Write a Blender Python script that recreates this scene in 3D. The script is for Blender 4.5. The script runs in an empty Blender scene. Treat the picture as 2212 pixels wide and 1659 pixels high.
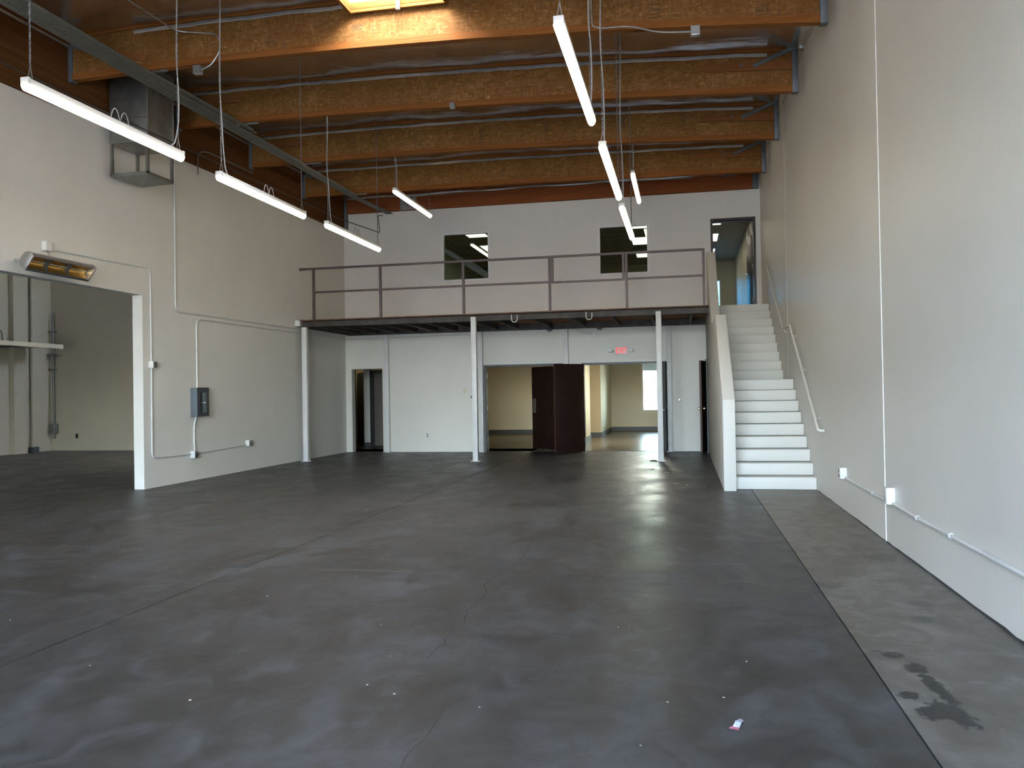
import bpy, bmesh, math, random
from mathutils import Vector, Matrix

# ------------------------------------------------------------------ camera, world, sun, exposure
scene = bpy.context.scene
COL = scene.collection
random.seed(7)

CAM_H = 1.45
yaw, pitch, roll, FPX = 0.20277, 0.01078, -0.01697, 1800.0
fwd = Vector((-math.sin(yaw) * math.cos(pitch), math.cos(yaw) * math.cos(pitch), math.sin(pitch)))
rgt = Vector((math.cos(yaw), math.sin(yaw), 0))
upv = rgt.cross(fwd)
r2 = math.cos(roll) * rgt + math.sin(roll) * upv
u2 = -math.sin(roll) * rgt + math.cos(roll) * upv
cam_d = bpy.data.cameras.new('camera')
cam = bpy.data.objects.new('camera', cam_d)
COL.objects.link(cam)
cam.matrix_world = Matrix(((r2.x, u2.x, -fwd.x, 0), (r2.y, u2.y, -fwd.y, 0), (r2.z, u2.z, -fwd.z, CAM_H), (0, 0, 0, 1)))
cam_d.sensor_width = 36.0
cam_d.lens = FPX / 2212.0 * 36.0
cam_d.clip_end = 500
scene.camera = cam

world = bpy.data.worlds.new('sky'); scene.world = world
world.use_nodes = True
bgn = world.node_tree.nodes['Background']
sky = world.node_tree.nodes.new('ShaderNodeTexSky')
sky.sky_type = 'NISHITA'; sky.sun_disc = False
sky.sun_elevation = math.radians(64); sky.sun_rotation = math.radians(54)
sky.altitude = 50; sky.air_density = 1.0; sky.dust_density = 3.0; sky.ozone_density = 2.0
world.node_tree.links.new(sky.outputs['Color'], bgn.inputs['Color'])
bgn.inputs['Strength'].default_value = 6.8

sun_d = bpy.data.lights.new('sun', 'SUN')
sun = bpy.data.objects.new('sun', sun_d); COL.objects.link(sun)
sun_d.energy = 44.0; sun_d.angle = 0.009; sun_d.color = (1.0, 0.90, 0.74)
sun.rotation_euler = (Vector((0, 0, -1)).rotation_difference(Vector((-0.35, -0.25, -0.9)))).to_euler()

def portal(name, loc, rot, sx, sy):
    d = bpy.data.lights.new(name, 'AREA'); d.shape = 'RECTANGLE'; d.size = sx; d.size_y = sy
    d.cycles.is_portal = True
    o = bpy.data.objects.new(name, d); COL.objects.link(o); o.location = loc; o.rotation_euler = rot
# daylight portals (they only guide sampling of the sky through the real openings)
portal('portal_bay_door', (-1.45, -6.45, 2.45), (math.radians(90), 0, 0), 5.7, 4.9)
portal('portal_left_bay_door', (-12.75, -6.45, 1.5), (math.radians(90), 0, 0), 3.5, 3.0)

scene.view_settings.view_transform = 'Standard'
scene.view_settings.look = 'None'
scene.view_settings.gamma = 1.0
scene.view_settings.use_curve_mapping = False
scene.view_settings.exposure = 1.3
scene.cycles.use_denoising = True
scene.cycles.max_bounces = 8
scene.cycles.diffuse_bounces = 5

LED = 5.6      # radiance of the hanging LED battens
TROF = 1.4      # radiance of the office troffers

# ------------------------------------------------------------------ key dimensions (metres)
XR, XL, YB, YF = 1.832, -8.521, 20.19, 17.42
ZTOP = 6.118

# ------------------------------------------------------------------ materials
MATS = {}
def _new(name):
    m = bpy.data.materials.new(name); m.use_nodes = True
    nt = m.node_tree
    return m, nt, nt.nodes['Principled BSDF']
def N(nt, typ, **kw):
    n = nt.nodes.new(typ)
    for k, v in kw.items(): setattr(n, k, v)
    return n
def pos(nt, scale=(1, 1, 1), rot=(0, 0, 0)):
    g = N(nt, 'ShaderNodeNewGeometry')
    mp = N(nt, 'ShaderNodeMapping')
    mp.inputs['Scale'].default_value = scale
    mp.inputs['Rotation'].default_value = rot
    nt.links.new(g.outputs['Position'], mp.inputs['Vector'])
    return mp.outputs['Vector']
def noise(nt, vec, scale, detail=4, rough=0.55, dist=0.0):
    n = N(nt, 'ShaderNodeTexNoise')
    n.inputs['Scale'].default_value = scale; n.inputs['Detail'].default_value = detail
    n.inputs['Roughness'].default_value = rough; n.inputs['Distortion'].default_value = dist
    nt.links.new(vec, n.inputs['Vector'])
    return n.outputs['Fac']
def ramp(nt, fac, stops, interp='LINEAR'):
    r = N(nt, 'ShaderNodeValToRGB'); cr = r.color_ramp; cr.interpolation = interp
    while len(cr.elements) < len(stops): cr.elements.new(0.5)
    for e, (p, c) in zip(cr.elements, stops):
        e.position = p
        e.color = (c, c, c, 1) if isinstance(c, (int, float)) else (*c, 1)
    nt.links.new(fac, r.inputs['Fac'])
    return r.outputs['Color']
def mix(nt, fac, a, b, mode='MIX'):
    n = N(nt, 'ShaderNodeMix', data_type='RGBA', blend_type=mode)
    for s, v in ((0, fac), (6, a), (7, b)):
        if isinstance(v, (int, float)): n.inputs[s].default_value = v
        elif isinstance(v, tuple): n.inputs[s].default_value = (*v, 1)
        else: nt.links.new(v, n.inputs[s])
    return n.outputs[2]
def math_n(nt, op, a, b=None):
    n = N(nt, 'ShaderNodeMath', operation=op)
    for i, v in enumerate((a, b)):
        if v is None: continue
        if isinstance(v, (int, float)): n.inputs[i].default_value = v
        else: nt.links.new(v, n.inputs[i])
    return n.outputs[0]
def bump(nt, bs, h, strength=0.2, dist=0.01):
    b = N(nt, 'ShaderNodeBump'); b.inputs['Strength'].default_value = strength; b.inputs['Distance'].default_value = dist
    nt.links.new(h, b.inputs['Height']); nt.links.new(b.outputs['Normal'], bs.inputs['Normal'])
def plain(name, col, rough=0.5, metal=0.0, var=0.06, scale=3.0, bmp=0.0, bscale=60, spec=0.5):
    m, nt, bs = _new(name)
    v = pos(nt)
    f = noise(nt, v, scale)
    lo = tuple(max(0, c * (1 - var)) for c in col); hi = tuple(min(1, c * (1 + var)) for c in col)
    nt.links.new(ramp(nt, f, [(0.3, lo), (0.7, hi)]), bs.inputs['Base Color'])
    bs.inputs['Roughness'].default_value = rough; bs.inputs['Metallic'].default_value = metal
    bs.inputs['Specular IOR Level'].default_value = spec
    if bmp: bump(nt, bs, noise(nt, v, bscale, 3), bmp, 0.004)
    MATS[name] = m; return m
def emit(name, col, strength):
    m, nt, bs = _new(name)
    bs.inputs['Base Color'].default_value = (*col, 1)
    bs.inputs['Emission Color'].default_value = (*col, 1); bs.inputs['Emission Strength'].default_value = strength
    MATS[name] = m; return m

WALLC = (0.645, 0.62, 0.56)
def paint(name, col, rough=0.42):
    m, nt, bs = _new(name)
    v = pos(nt)
    f1 = noise(nt, v, 0.5, 4, 0.6); f2 = noise(nt, pos(nt, (1, 1, 0.18)), 1.7, 5, 0.6)
    c = mix(nt, ramp(nt, f1, [(0.3, 0.0), (0.75, 1.0)]), tuple(x * 0.94 for x in col), tuple(min(1, x * 1.04) for x in col))
    c = mix(nt, ramp(nt, f2, [(0.55, 0.0), (0.8, 0.25)]), c, tuple(x * 0.86 for x in col))
    nt.links.new(c, bs.inputs['Base Color'])
    nt.links.new(ramp(nt, f1, [(0.3, rough - 0.06), (0.7, rough + 0.1)]), bs.inputs['Roughness'])
    bs.inputs['Specular IOR Level'].default_value = 0.4
    bump(nt, bs, noise(nt, v, 9.0, 6, 0.6), 0.12, 0.012)
    MATS[name] = m; return m
paint('wall_paint', WALLC)
paint('stair_paint', (0.60, 0.575, 0.52), 0.5)
paint('cream_paint', (0.62, 0.56, 0.40), 0.5)
paint('tan_paint', (0.52, 0.42, 0.26), 0.5)
paint('olive_paint', (0.44, 0.43, 0.30), 0.5)
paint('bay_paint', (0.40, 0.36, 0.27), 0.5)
plain('white_enamel', (0.66, 0.66, 0.64), 0.4)
plain('painted_box', (0.62, 0.61, 0.58), 0.42)
plain('chain_zinc', (0.20, 0.195, 0.19), 0.45, 0.6)
plain('cord_grey', (0.36, 0.35, 0.33), 0.5)
plain('post_paint', (0.64, 0.63, 0.61), 0.4)
plain('conduit_paint', (0.60, 0.60, 0.57), 0.38)
plain('galvanised', (0.46, 0.47, 0.47), 0.36, 0.85, 0.2, 9)
plain('duct_metal', (0.27, 0.275, 0.26), 0.36, 0.85, 0.2, 5)
plain('dull_conduit', (0.17, 0.175, 0.155), 0.45, 0.6, 0.15, 12)
plain('hanger_steel', (0.10, 0.115, 0.125), 0.5, 0.3)
plain('rail_steel', (0.105, 0.082, 0.078), 0.5, 0.45, 0.4, 30)
plain('rust_steel', (0.13, 0.065, 0.04), 0.7, 0.2, 0.5, 8)
plain('fascia_steel', (0.050, 0.041, 0.034), 0.6, 0.15, 0.45, 6)
plain('black_iron', (0.03, 0.026, 0.025), 0.5, 0.3)
plain('box_grey', (0.13, 0.15, 0.165), 0.45, 0.1)
plain('box_dark', (0.045, 0.05, 0.055), 0.5, 0.1)
plain('black_plastic', (0.012, 0.012, 0.014), 0.45)
plain('door_brown', (0.020, 0.0085, 0.0065), 0.38, 0, 0.25, 4)
plain('door_edge', (0.085, 0.032, 0.022), 0.5, 0, 0.2, 4)
plain('door_frame_dark', (0.045, 0.043, 0.042), 0.45)
plain('door_taupe', (0.09, 0.075, 0.058), 0.5)
plain('steel_bright', (0.62, 0.60, 0.57), 0.28, 0.95)
plain('brass', (0.65, 0.55, 0.38), 0.25, 0.9)
plain('beige_plastic', (0.58, 0.50, 0.36), 0.4)
plain('baseboard_grey', (0.065, 0.07, 0.068), 0.5)
plain('asphalt', (0.16, 0.155, 0.148), 0.9, 0, 0.2, 2)
plain('yellow_cabinet', (0.55, 0.45, 0.16), 0.4)
plain('counter_tan', (0.36, 0.29, 0.19), 0.4)
plain('ceiling_tile', (0.42, 0.41, 0.36), 0.9)
plain('crack_dark', (0.035, 0.03, 0.027), 0.9)
plain('joint_dark', (0.010, 0.0095, 0.009), 0.95, spec=0.1)
plain('ink', (0.035, 0.02, 0.012), 0.8)
plain('stain_brown', (0.085, 0.035, 0.014), 0.7, 0, 0.4, 20)
plain('caulk', (0.67, 0.665, 0.64), 0.5)
plain('heater_shell', (0.34, 0.32, 0.31), 0.35, 0.7)
plain('gold_reflector', (0.80, 0.52, 0.17), 0.28, 1.0)
plain('quartz', (0.9, 0.85, 0.7), 0.08, 0.6)
plain('wrapper_white', (0.46, 0.48, 0.58), 0.4)
plain('wrapper_red', (0.30, 0.085, 0.13), 0.4)
plain('dry_leaf', (0.46, 0.38, 0.22), 0.7, 0, 0.3, 60)
plain('dark_leaf', (0.06, 0.045, 0.035), 0.8, 0, 0.3, 60)
plain('paint_chip', (0.42, 0.40, 0.34), 0.6)
plain('lamp_lens', (0.74, 0.74, 0.72), 0.5)
plain('exit_face', (0.72, 0.55, 0.52), 0.4)
plain('soffit_blue', (0.045, 0.055, 0.075), 0.7)
emit('led', (1.0, 0.875, 0.65), LED)
emit('troffer_lens', (1.0, 0.93, 0.74), TROF)
emit('room_lamp', (1.0, 0.88, 0.66), 8.0)
emit('room_lamp_bright', (1.0, 0.93, 0.78), 36.0)
emit('exit_red', (0.9, 0.05, 0.05), 0.35)

def concrete(name, ca, cb, blue):
    m, nt, bs = _new(name)
    v = pos(nt)
    big = noise(nt, v, 0.42, 6, 0.62, 0.6)
    med = noise(nt, pos(nt, (1, 0.55, 1), (0, 0, 0.35)), 1.9, 7, 0.68, 0.8)
    fine = noise(nt, v, 26.0, 4, 0.6)
    c = mix(nt, ramp(nt, big, [(0.34, 0.0), (0.68, 1.0)]), ca, cb)
    c = mix(nt, ramp(nt, med, [(0.34, 0.75), (0.53, 0.0)]), c, tuple(x * 0.55 for x in ca))
    c = mix(nt, ramp(nt, med, [(0.52, 0.0), (0.70, 0.75)]), c, blue)
    c = mix(nt, ramp(nt, fine, [(0.3, 0.18), (0.6, 0.0)]), c, tuple(x * 0.5 for x in ca))
    mot = noise(nt, pos(nt, (1, 0.8, 1), (0, 0, 0.7)), 4.2, 6, 0.62, 1.0)
    c = mix(nt, ramp(nt, mot, [(0.36, 0.5), (0.5, 0.0)]), c, tuple(x * 0.62 for x in ca))
    c = mix(nt, ramp(nt, mot, [(0.52, 0.0), (0.68, 0.45)]), c, tuple(x * 1.12 for x in blue))
    for ang, sc_ in ((0.55, 7.0), (-0.35, 9.0)):
        ln = noise(nt, pos(nt, (sc_ * 3.0, 0.22, 1), (0, 0, ang)), 1.0, 3, 0.6)
        c = mix(nt, math_n(nt, 'MULTIPLY', ramp(nt, ln, [(0.66, 0.0), (0.74, 0.35)]), ramp(nt, noise(nt, v, 0.9, 2), [(0.5, 0.0), (0.62, 1.0)])), c, tuple(x * 1.35 for x in blue))
    # curved trowel / tyre scuffs, paler than the slab
    w = N(nt, 'ShaderNodeTexWave', wave_type='RINGS')
    w.inputs['Scale'].default_value = 0.55; w.inputs['Distortion'].default_value = 9.0
    w.inputs['Detail'].default_value = 4; w.inputs['Detail Scale'].default_value = 0.6
    nt.links.new(v, w.inputs['Vector'])
    sc = math_n(nt, 'MULTIPLY', ramp(nt, w.outputs['Fac'], [(0.88, 0.0), (1.0, 0.30)]), ramp(nt, noise(nt, v, 1.1, 3), [(0.5, 0.0), (0.7, 1.0)]))
    c = mix(nt, sc, c, tuple(min(1, x * 1.5) for x in blue))
    # small dark oil drips
    vo = N(nt, 'ShaderNodeTexVoronoi'); vo.inputs['Scale'].default_value = 1.9
    nt.links.new(pos(nt, (0.7, 1, 1)), vo.inputs['Vector'])
    sp = math_n(nt, 'ADD', vo.outputs['Distance'], math_n(nt, 'MULTIPLY', noise(nt, v, 30, 3), 0.06))
    c = mix(nt, ramp(nt, sp, [(0.062, 0.75), (0.075, 0.0)]), c, (0.03, 0.028, 0.027))
    nt.links.new(c, bs.inputs['Base Color'])
    nt.links.new(ramp(nt, med, [(0.3, 0.32), (0.7, 0.56)]), bs.inputs['Roughness'])
    bs.inputs['Specular IOR Level'].default_value = 0.25
    bump(nt, bs, math_n(nt, 'ADD', noise(nt, v, 3.5, 6, 0.6), math_n(nt, 'MULTIPLY', fine, 0.15)), 0.10, 0.02)
    MATS[name] = m; return m, nt, bs, c
concrete('concrete', (0.047, 0.042, 0.037), (0.064, 0.062, 0.060), (0.086, 0.089, 0.095))
m_, nt_, bs_, c_ = concrete('concrete_strip', (0.118, 0.103, 0.082), (0.160, 0.148, 0.129), (0.195, 0.189, 0.178))
# black adhesive stain with its own ragged outline on the narrow strip of slab
def stain_mask(nt, blobs):
    g = N(nt, 'ShaderNodeNewGeometry'); out = None
    for (x, y, rx, ry, ang) in blobs:
        mp = N(nt, 'ShaderNodeMapping', vector_type='TEXTURE')
        mp.inputs['Location'].default_value = (x, y, 0); mp.inputs['Rotation'].default_value = (0, 0, ang)
        mp.inputs['Scale'].default_value = (rx, ry, 1)
        nt.links.new(g.outputs['Position'], mp.inputs['Vector'])
        ln = N(nt, 'ShaderNodeVectorMath', operation='LENGTH'); nt.links.new(mp.outputs['Vector'], ln.inputs[0])
        d = math_n(nt, 'SUBTRACT', 1.0, ln.outputs['Value'])
        out = d if out is None else math_n(nt, 'MAXIMUM', out, d)
    n1 = noise(nt, pos(nt, (1.3, 0.8, 1)), 13.0, 9, 0.76)
    return ramp(nt, math_n(nt, 'ADD', math_n(nt, 'MULTIPLY', out, 0.55), math_n(nt, 'MULTIPLY', math_n(nt, 'SUBTRACT', n1, 0.5), 1.5)), [(0.05, 0.0), (0.13, 1.0)])
c2_ = mix(nt_, math_n(nt_, 'MULTIPLY', stain_mask(nt_, [(1.14, 4.00, 0.085, 0.19, 0.25), (1.165, 4.34, 0.05, 0.26, 0.1), (1.15, 4.62, 0.07, 0.10, 0.0), (1.05, 4.00, 0.075, 0.10, 0.0), (1.01, 4.22, 0.06, 0.06, 0), (1.08, 4.83, 0.06, 0.07, 0)]), 0.9), c_, (0.020, 0.0195, 0.019))
c2_ = mix(nt_, math_n(nt_, 'MULTIPLY', stain_mask(nt_, [(1.01, 6.48, 0.13, 0.13, 0), (1.52, 5.98, 0.09, 0.10, 0), (1.43, 5.6, 0.09, 0.09, 0), (1.62, 7.6, 0.15, 0.25, 0)]), 0.45), c2_, (0.036, 0.033, 0.030))
nt_.links.new(c2_, bs_.inputs['Base Color'])

def osb(name):
    m, nt, bs = _new(name)
    lay = []
    for i, (sc, rot) in enumerate((((9, 9, 46), (0, 0.35, 0)), ((44, 44, 12), (0, -0.3, 0)), ((16, 16, 60), (0, -0.7, 0)))):
        vo = N(nt, 'ShaderNodeTexVoronoi'); vo.inputs['Scale'].default_value = 1.0
        nt.links.new(pos(nt, sc, rot), vo.inputs['Vector'])
        sep = N(nt, 'ShaderNodeSeparateColor'); nt.links.new(vo.outputs['Color'], sep.inputs[0])
        lay.append(sep.outputs[i])
    pick = ramp(nt, noise(nt, pos(nt), 14.0, 2), [(0.46, 0.0), (0.54, 1.0)])
    f = mix(nt, pick, lay[0], lay[1])
    f = mix(nt, 0.35, f, lay[2])
    c = ramp(nt, f, [(0.1, (0.145, 0.066, 0.018)), (0.5, (0.20, 0.097, 0.029)), (0.85, (0.26, 0.135, 0.046)), (0.97, (0.34, 0.20, 0.075))])
    st = noise(nt, pos(nt, (1.0, 1, 0.35)), 1.6, 4)
    c = mix(nt, ramp(nt, st, [(0.35, 0.5), (0.6, 0.0)]), c, (0.130, 0.052, 0.012))
    c = mix(nt, ramp(nt, noise(nt, pos(nt, (30, 30, 14)), 1.0, 2), [(0.70, 0.0), (0.76, 0.6)]), c, (0.07, 0.025, 0.007))
    nt.links.new(c, bs.inputs['Base Color']); bs.inputs['Roughness'].default_value = 0.68; bs.inputs['Specular IOR Level'].default_value = 0.08
    MATS[name] = m
osb('osb')
def wood(name, ca, cb, along, lam=None):
    m, nt, bs = _new(name)
    s = {'X': (0.6, 22, 22), 'Y': (22, 0.6, 22)}[along]
    f = noise(nt, pos(nt, s), 1.4, 6, 0.65, 0.4)
    k = noise(nt, pos(nt, {'X': (1.5, 6, 9), 'Y': (6, 1.5, 9)}[along]), 1.2, 3)
    c = ramp(nt, f, [(0.3, ca), (0.7, cb)])
    c = mix(nt, ramp(nt, k, [(0.68, 0.0), (0.76, 0.8)]), c, tuple(x * 0.3 for x in ca))
    if lam:
        g = N(nt, 'ShaderNodeNewGeometry'); sx = N(nt, 'ShaderNodeSeparateXYZ'); nt.links.new(g.outputs['Position'], sx.inputs[0])
        q = math_n(nt, 'FRACT', math_n(nt, 'MULTIPLY', sx.outputs['Z'], 1 / lam))
        c = mix(nt, ramp(nt, q, [(0.0, 0.5), (0.06, 0.0)]), c, tuple(x * 0.35 for x in ca))
        lay = N(nt, 'ShaderNodeTexWhiteNoise', noise_dimensions='1D')
        nt.links.new(math_n(nt, 'FLOOR', math_n(nt, 'MULTIPLY', sx.outputs['Z'], 1 / lam)), lay.inputs['W'])
        c = mix(nt, math_n(nt, 'MULTIPLY', lay.outputs['Value'], 0.35), c, tuple(x * 0.6 for x in ca))
    nt.links.new(c, bs.inputs['Base Color']); bs.inputs['Roughness'].default_value = 0.65; bs.inputs['Specular IOR Level'].default_value = 0.06
    MATS[name] = m
wood('flange_wood', (0.15, 0.050, 0.012), (0.25, 0.098, 0.026), 'X')
wood('block_wood', (0.15, 0.058, 0.020), (0.24, 0.095, 0.033), 'X')
wood('glulam', (0.075, 0.030, 0.010), (0.12, 0.050, 0.017), 'Y', 0.042)
wood('ledger_wood', (0.17, 0.05, 0.018), (0.26, 0.085, 0.03), 'X')
wood('curb_wood', (0.16, 0.065, 0.016), (0.24, 0.11, 0.03), 'X')
plain('shaft_grey', (0.30, 0.29, 0.26), 0.7)
wood('plank_floor', (0.078, 0.064, 0.040), (0.118, 0.100, 0.070), 'X')
MATS['plank_floor'].node_tree.nodes['Principled BSDF'].inputs['Roughness'].default_value = 0.3
wood('deck_ply', (0.22, 0.10, 0.045), (0.32, 0.16, 0.075), 'X')

def foil():
    m, nt, bs = _new('foil')
    h = math_n(nt, 'ADD', noise(nt, pos(nt, (0.8, 1.3, 1)), 1.0, 2, 0.4, 0.8), math_n(nt, 'MULTIPLY', noise(nt, pos(nt, (0.9, 2.6, 1), (0, 0, 0.5)), 2.2, 2, 0.4, 1.2), 0.16))
    nt.links.new(ramp(nt, noise(nt, pos(nt), 0.8), [(0.3, (0.60, 0.54, 0.47)), (0.7, (0.70, 0.64, 0.57))]), bs.inputs['Base Color'])
    bs.inputs['Metallic'].default_value = 0.95; bs.inputs['Roughness'].default_value = 0.2
    bump(nt, bs, h, 0.35, 0.09)
    MATS['foil'] = m
foil()
plain('foil_tape', (0.50, 0.50, 0.53), 0.32, 0.85, 0.15, 6, 0.3, 25)
def glass(name='glass', tint=(0.72, 0.78, 0.72, 1)):
    m, nt, bs = _new(name)
    nt.nodes.remove(bs)
    gl = N(nt, 'ShaderNodeBsdfGlossy'); gl.inputs['Roughness'].default_value = 0.0
    gl.inputs['Color'].default_value = (0.95, 0.97, 0.95, 1)
    tr = N(nt, 'ShaderNodeBsdfTransparent'); tr.inputs['Color'].default_value = tint
    fr = N(nt, 'ShaderNodeFresnel'); fr.inputs['IOR'].default_value = 1.6
    mx = N(nt, 'ShaderNodeMixShader')
    f = math_n(nt, 'ADD', fr.outputs[0], 0.03)
    nt.links.new(f, mx.inputs[0]); nt.links.new(tr.outputs[0], mx.inputs[1]); nt.links.new(gl.outputs[0], mx.inputs[2])
    nt.links.new(mx.outputs[0], nt.nodes['Material Output'].inputs['Surface'])
    MATS[name] = m
glass()
glass('tinted_glass', (0.14, 0.31, 0.41, 1))
def acrylic():
    m, nt, bs = _new('acrylic_dome')
    nt.nodes.remove(bs)
    t = N(nt, 'ShaderNodeBsdfTranslucent'); t.inputs['Color'].default_value = (0.93, 0.90, 0.83, 1)
    d = N(nt, 'ShaderNodeBsdfDiffuse'); d.inputs['Color'].default_value = (0.8, 0.8, 0.78, 1)
    mx = N(nt, 'ShaderNodeMixShader'); mx.inputs[0].default_value = 0.2
    nt.links.new(t.outputs[0], mx.inputs[1]); nt.links.new(d.outputs[0], mx.inputs[2])
    nt.links.new(mx.outputs[0], nt.nodes['Material Output'].inputs['Surface'])
    MATS['acrylic_dome'] = m
acrylic()

# ------------------------------------------------------------------ mesh helpers
ORG = {}
class MB:
    def __init__(s): s.v = []; s.f = []
    def add(s, vs, fs):
        n = len(s.v); s.v += [tuple(p) for p in vs]; s.f += [tuple(i + n for i in f) for f in fs]; return s
    def box(s, x0, x1, y0, y1, z0, z1):
        return s.add([(x0, y0, z0), (x1, y0, z0), (x1, y1, z0), (x0, y1, z0), (x0, y0, z1), (x1, y0, z1), (x1, y1, z1), (x0, y1, z1)],
                     [(3, 2, 1, 0), (4, 5, 6, 7), (0, 1, 5, 4), (1, 2, 6, 5), (2, 3, 7, 6), (3, 0, 4, 7)])
    def bar(s, a, b, w, h, up=(0, 0, 1)):
        a, b, up = Vector(a), Vector(b), Vector(up)
        d = (b - a).normalized(); sd = d.cross(up)
        if sd.length < 1e-4: sd = d.cross(Vector((1, 0, 0)))
        sd.normalize(); u = sd.cross(d)
        vs = []
        for p in (a, b):
            for i, j in ((-1, -1), (1, -1), (1, 1), (-1, 1)): vs.append(p + sd * (i * w / 2) + u * (j * h / 2))
        return s.add(vs, [(3, 2, 1, 0), (4, 5, 6, 7), (0, 1, 5, 4), (1, 2, 6, 5), (2, 3, 7, 6), (3, 0, 4, 7)])
    def tube(s, pts, r, n=8, cap=True):
        pts = [Vector(p) for p in pts]; rings = []; prev = None
        for i, p in enumerate(pts):
            d = (pts[min(i + 1, len(pts) - 1)] - pts[max(i - 1, 0)]).normalized()
            if prev is None:
                a = Vector((0, 0, 1)) if abs(d.z) < 0.9 else Vector((1, 0, 0))
                sd = d.cross(a).normalized()
            else:
                sd = (prev - d * prev.dot(d)).normalized()
            prev = sd; u = d.cross(sd)
            rr = r[i] if isinstance(r, (list, tuple)) else r
            rings.append([p + (sd * math.cos(2 * math.pi * k / n) + u * math.sin(2 * math.pi * k / n)) * rr for k in range(n)])
        vs = [q for rg in rings for q in rg]; fs = []
        for i in range(len(pts) - 1):
            for k in range(n):
                fs.append((i * n + k, i * n + (k + 1) % n, (i + 1) * n + (k + 1) % n, (i + 1) * n + k))
        if cap: fs += [tuple(range(n - 1, -1, -1)), tuple((len(pts) - 1) * n + k for k in range(n))]
        return s.add(vs, fs)
    def prism(s, poly, axis, a, b):
        def P(u, v, w): return {'X': (w, u, v), 'Y': (u, w, v), 'Z': (u, v, w)}[axis]
        n = len(poly)
        vs = [P(u, v, a) for u, v in poly] + [P(u, v, b) for u, v in poly]
        fs = [tuple(range(n - 1, -1, -1)), tuple(range(n, 2 * n))] + [(i, (i + 1) % n, n + (i + 1) % n, n + i) for i in range(n)]
        return s.add(vs, fs)
    def sphere(s, c, r, n=10, sz=1.0):
        vs = []; fs = []; m = n // 2
        for i in range(m + 1):
            t = math.pi * i / m
            for k in range(n):
                vs.append((c[0] + r * math.sin(t) * math.cos(2 * math.pi * k / n), c[1] + r * math.sin(t) * math.sin(2 * math.pi * k / n), c[2] + r * sz * math.cos(t)))
        for i in range(m):
            for k in range(n): fs.append((i * n + k, (i + 1) * n + k, (i + 1) * n + (k + 1) % n, i * n + (k + 1) % n))
        return s.add(vs, fs)
    def build(s, name, mat, parent=None, bevel=0.0, smooth=True, weld=True):
        if parent is not None: o3 = ORG[parent.name]
        else:
            xs, ys, zs = zip(*s.v); o3 = Vector(((min(xs) + max(xs)) / 2, (min(ys) + max(ys)) / 2, min(zs)))
        me = bpy.data.meshes.new(name)
        me.from_pydata([(p[0] - o3.x, p[1] - o3.y, p[2] - o3.z) for p in s.v], [], s.f)
        bm = bmesh.new(); bm.from_mesh(me)
        if weld: bmesh.ops.remove_doubles(bm, verts=bm.verts, dist=1e-5)
        bmesh.ops.recalc_face_normals(bm, faces=bm.faces)
        if bevel: bmesh.ops.bevel(bm, geom=list(bm.edges), offset=bevel, segments=2, affect='EDGES', profile=0.5)
        bm.to_mesh(me); bm.free()
        if smooth:
            me.polygons.foreach_set('use_smooth', [True] * len(me.polygons)); me.set_sharp_from_angle(angle=0.6)
        me.materials.append(MATS[mat])
        o = bpy.data.objects.new(name, me); COL.objects.link(o)
        if parent is not None: o.parent = parent
        else: o.location = o3
        ORG[o.name] = o3
        return o
def thing(name, loc, label, cat, group=None):
    o = bpy.data.objects.new(name, None); COL.objects.link(o); o.location = loc; o.empty_display_size = 0.1
    ORG[o.name] = Vector(loc); tag(o, label, cat, group); return o
def tag(o, label, cat, group=None):
    o['label'] = label; o['category'] = cat
    if group: o['group'] = group
    return o
def struct(o, label=None):
    o['kind'] = 'structure'
    if label: o['label'] = label
    return o
def bend(pts, r, n=5):
    """polyline with its corners rounded"""
    pts = [Vector(p) for p in pts]; out = [pts[0]]
    for i in range(1, len(pts) - 1):
        a, b, c = pts[i - 1], pts[i], pts[i + 1]
        d1 = (a - b); d2 = (c - b); rr = min(r, d1.length * .45, d2.length * .45)
        p, q = b + d1.normalized() * rr, b + d2.normalized() * rr
        for k in range(n + 1):
            t = k / n; out.append((1 - t) ** 2 * p + 2 * t * (1 - t) * b + t * t * q)
    out.append(pts[-1]); return out
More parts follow.
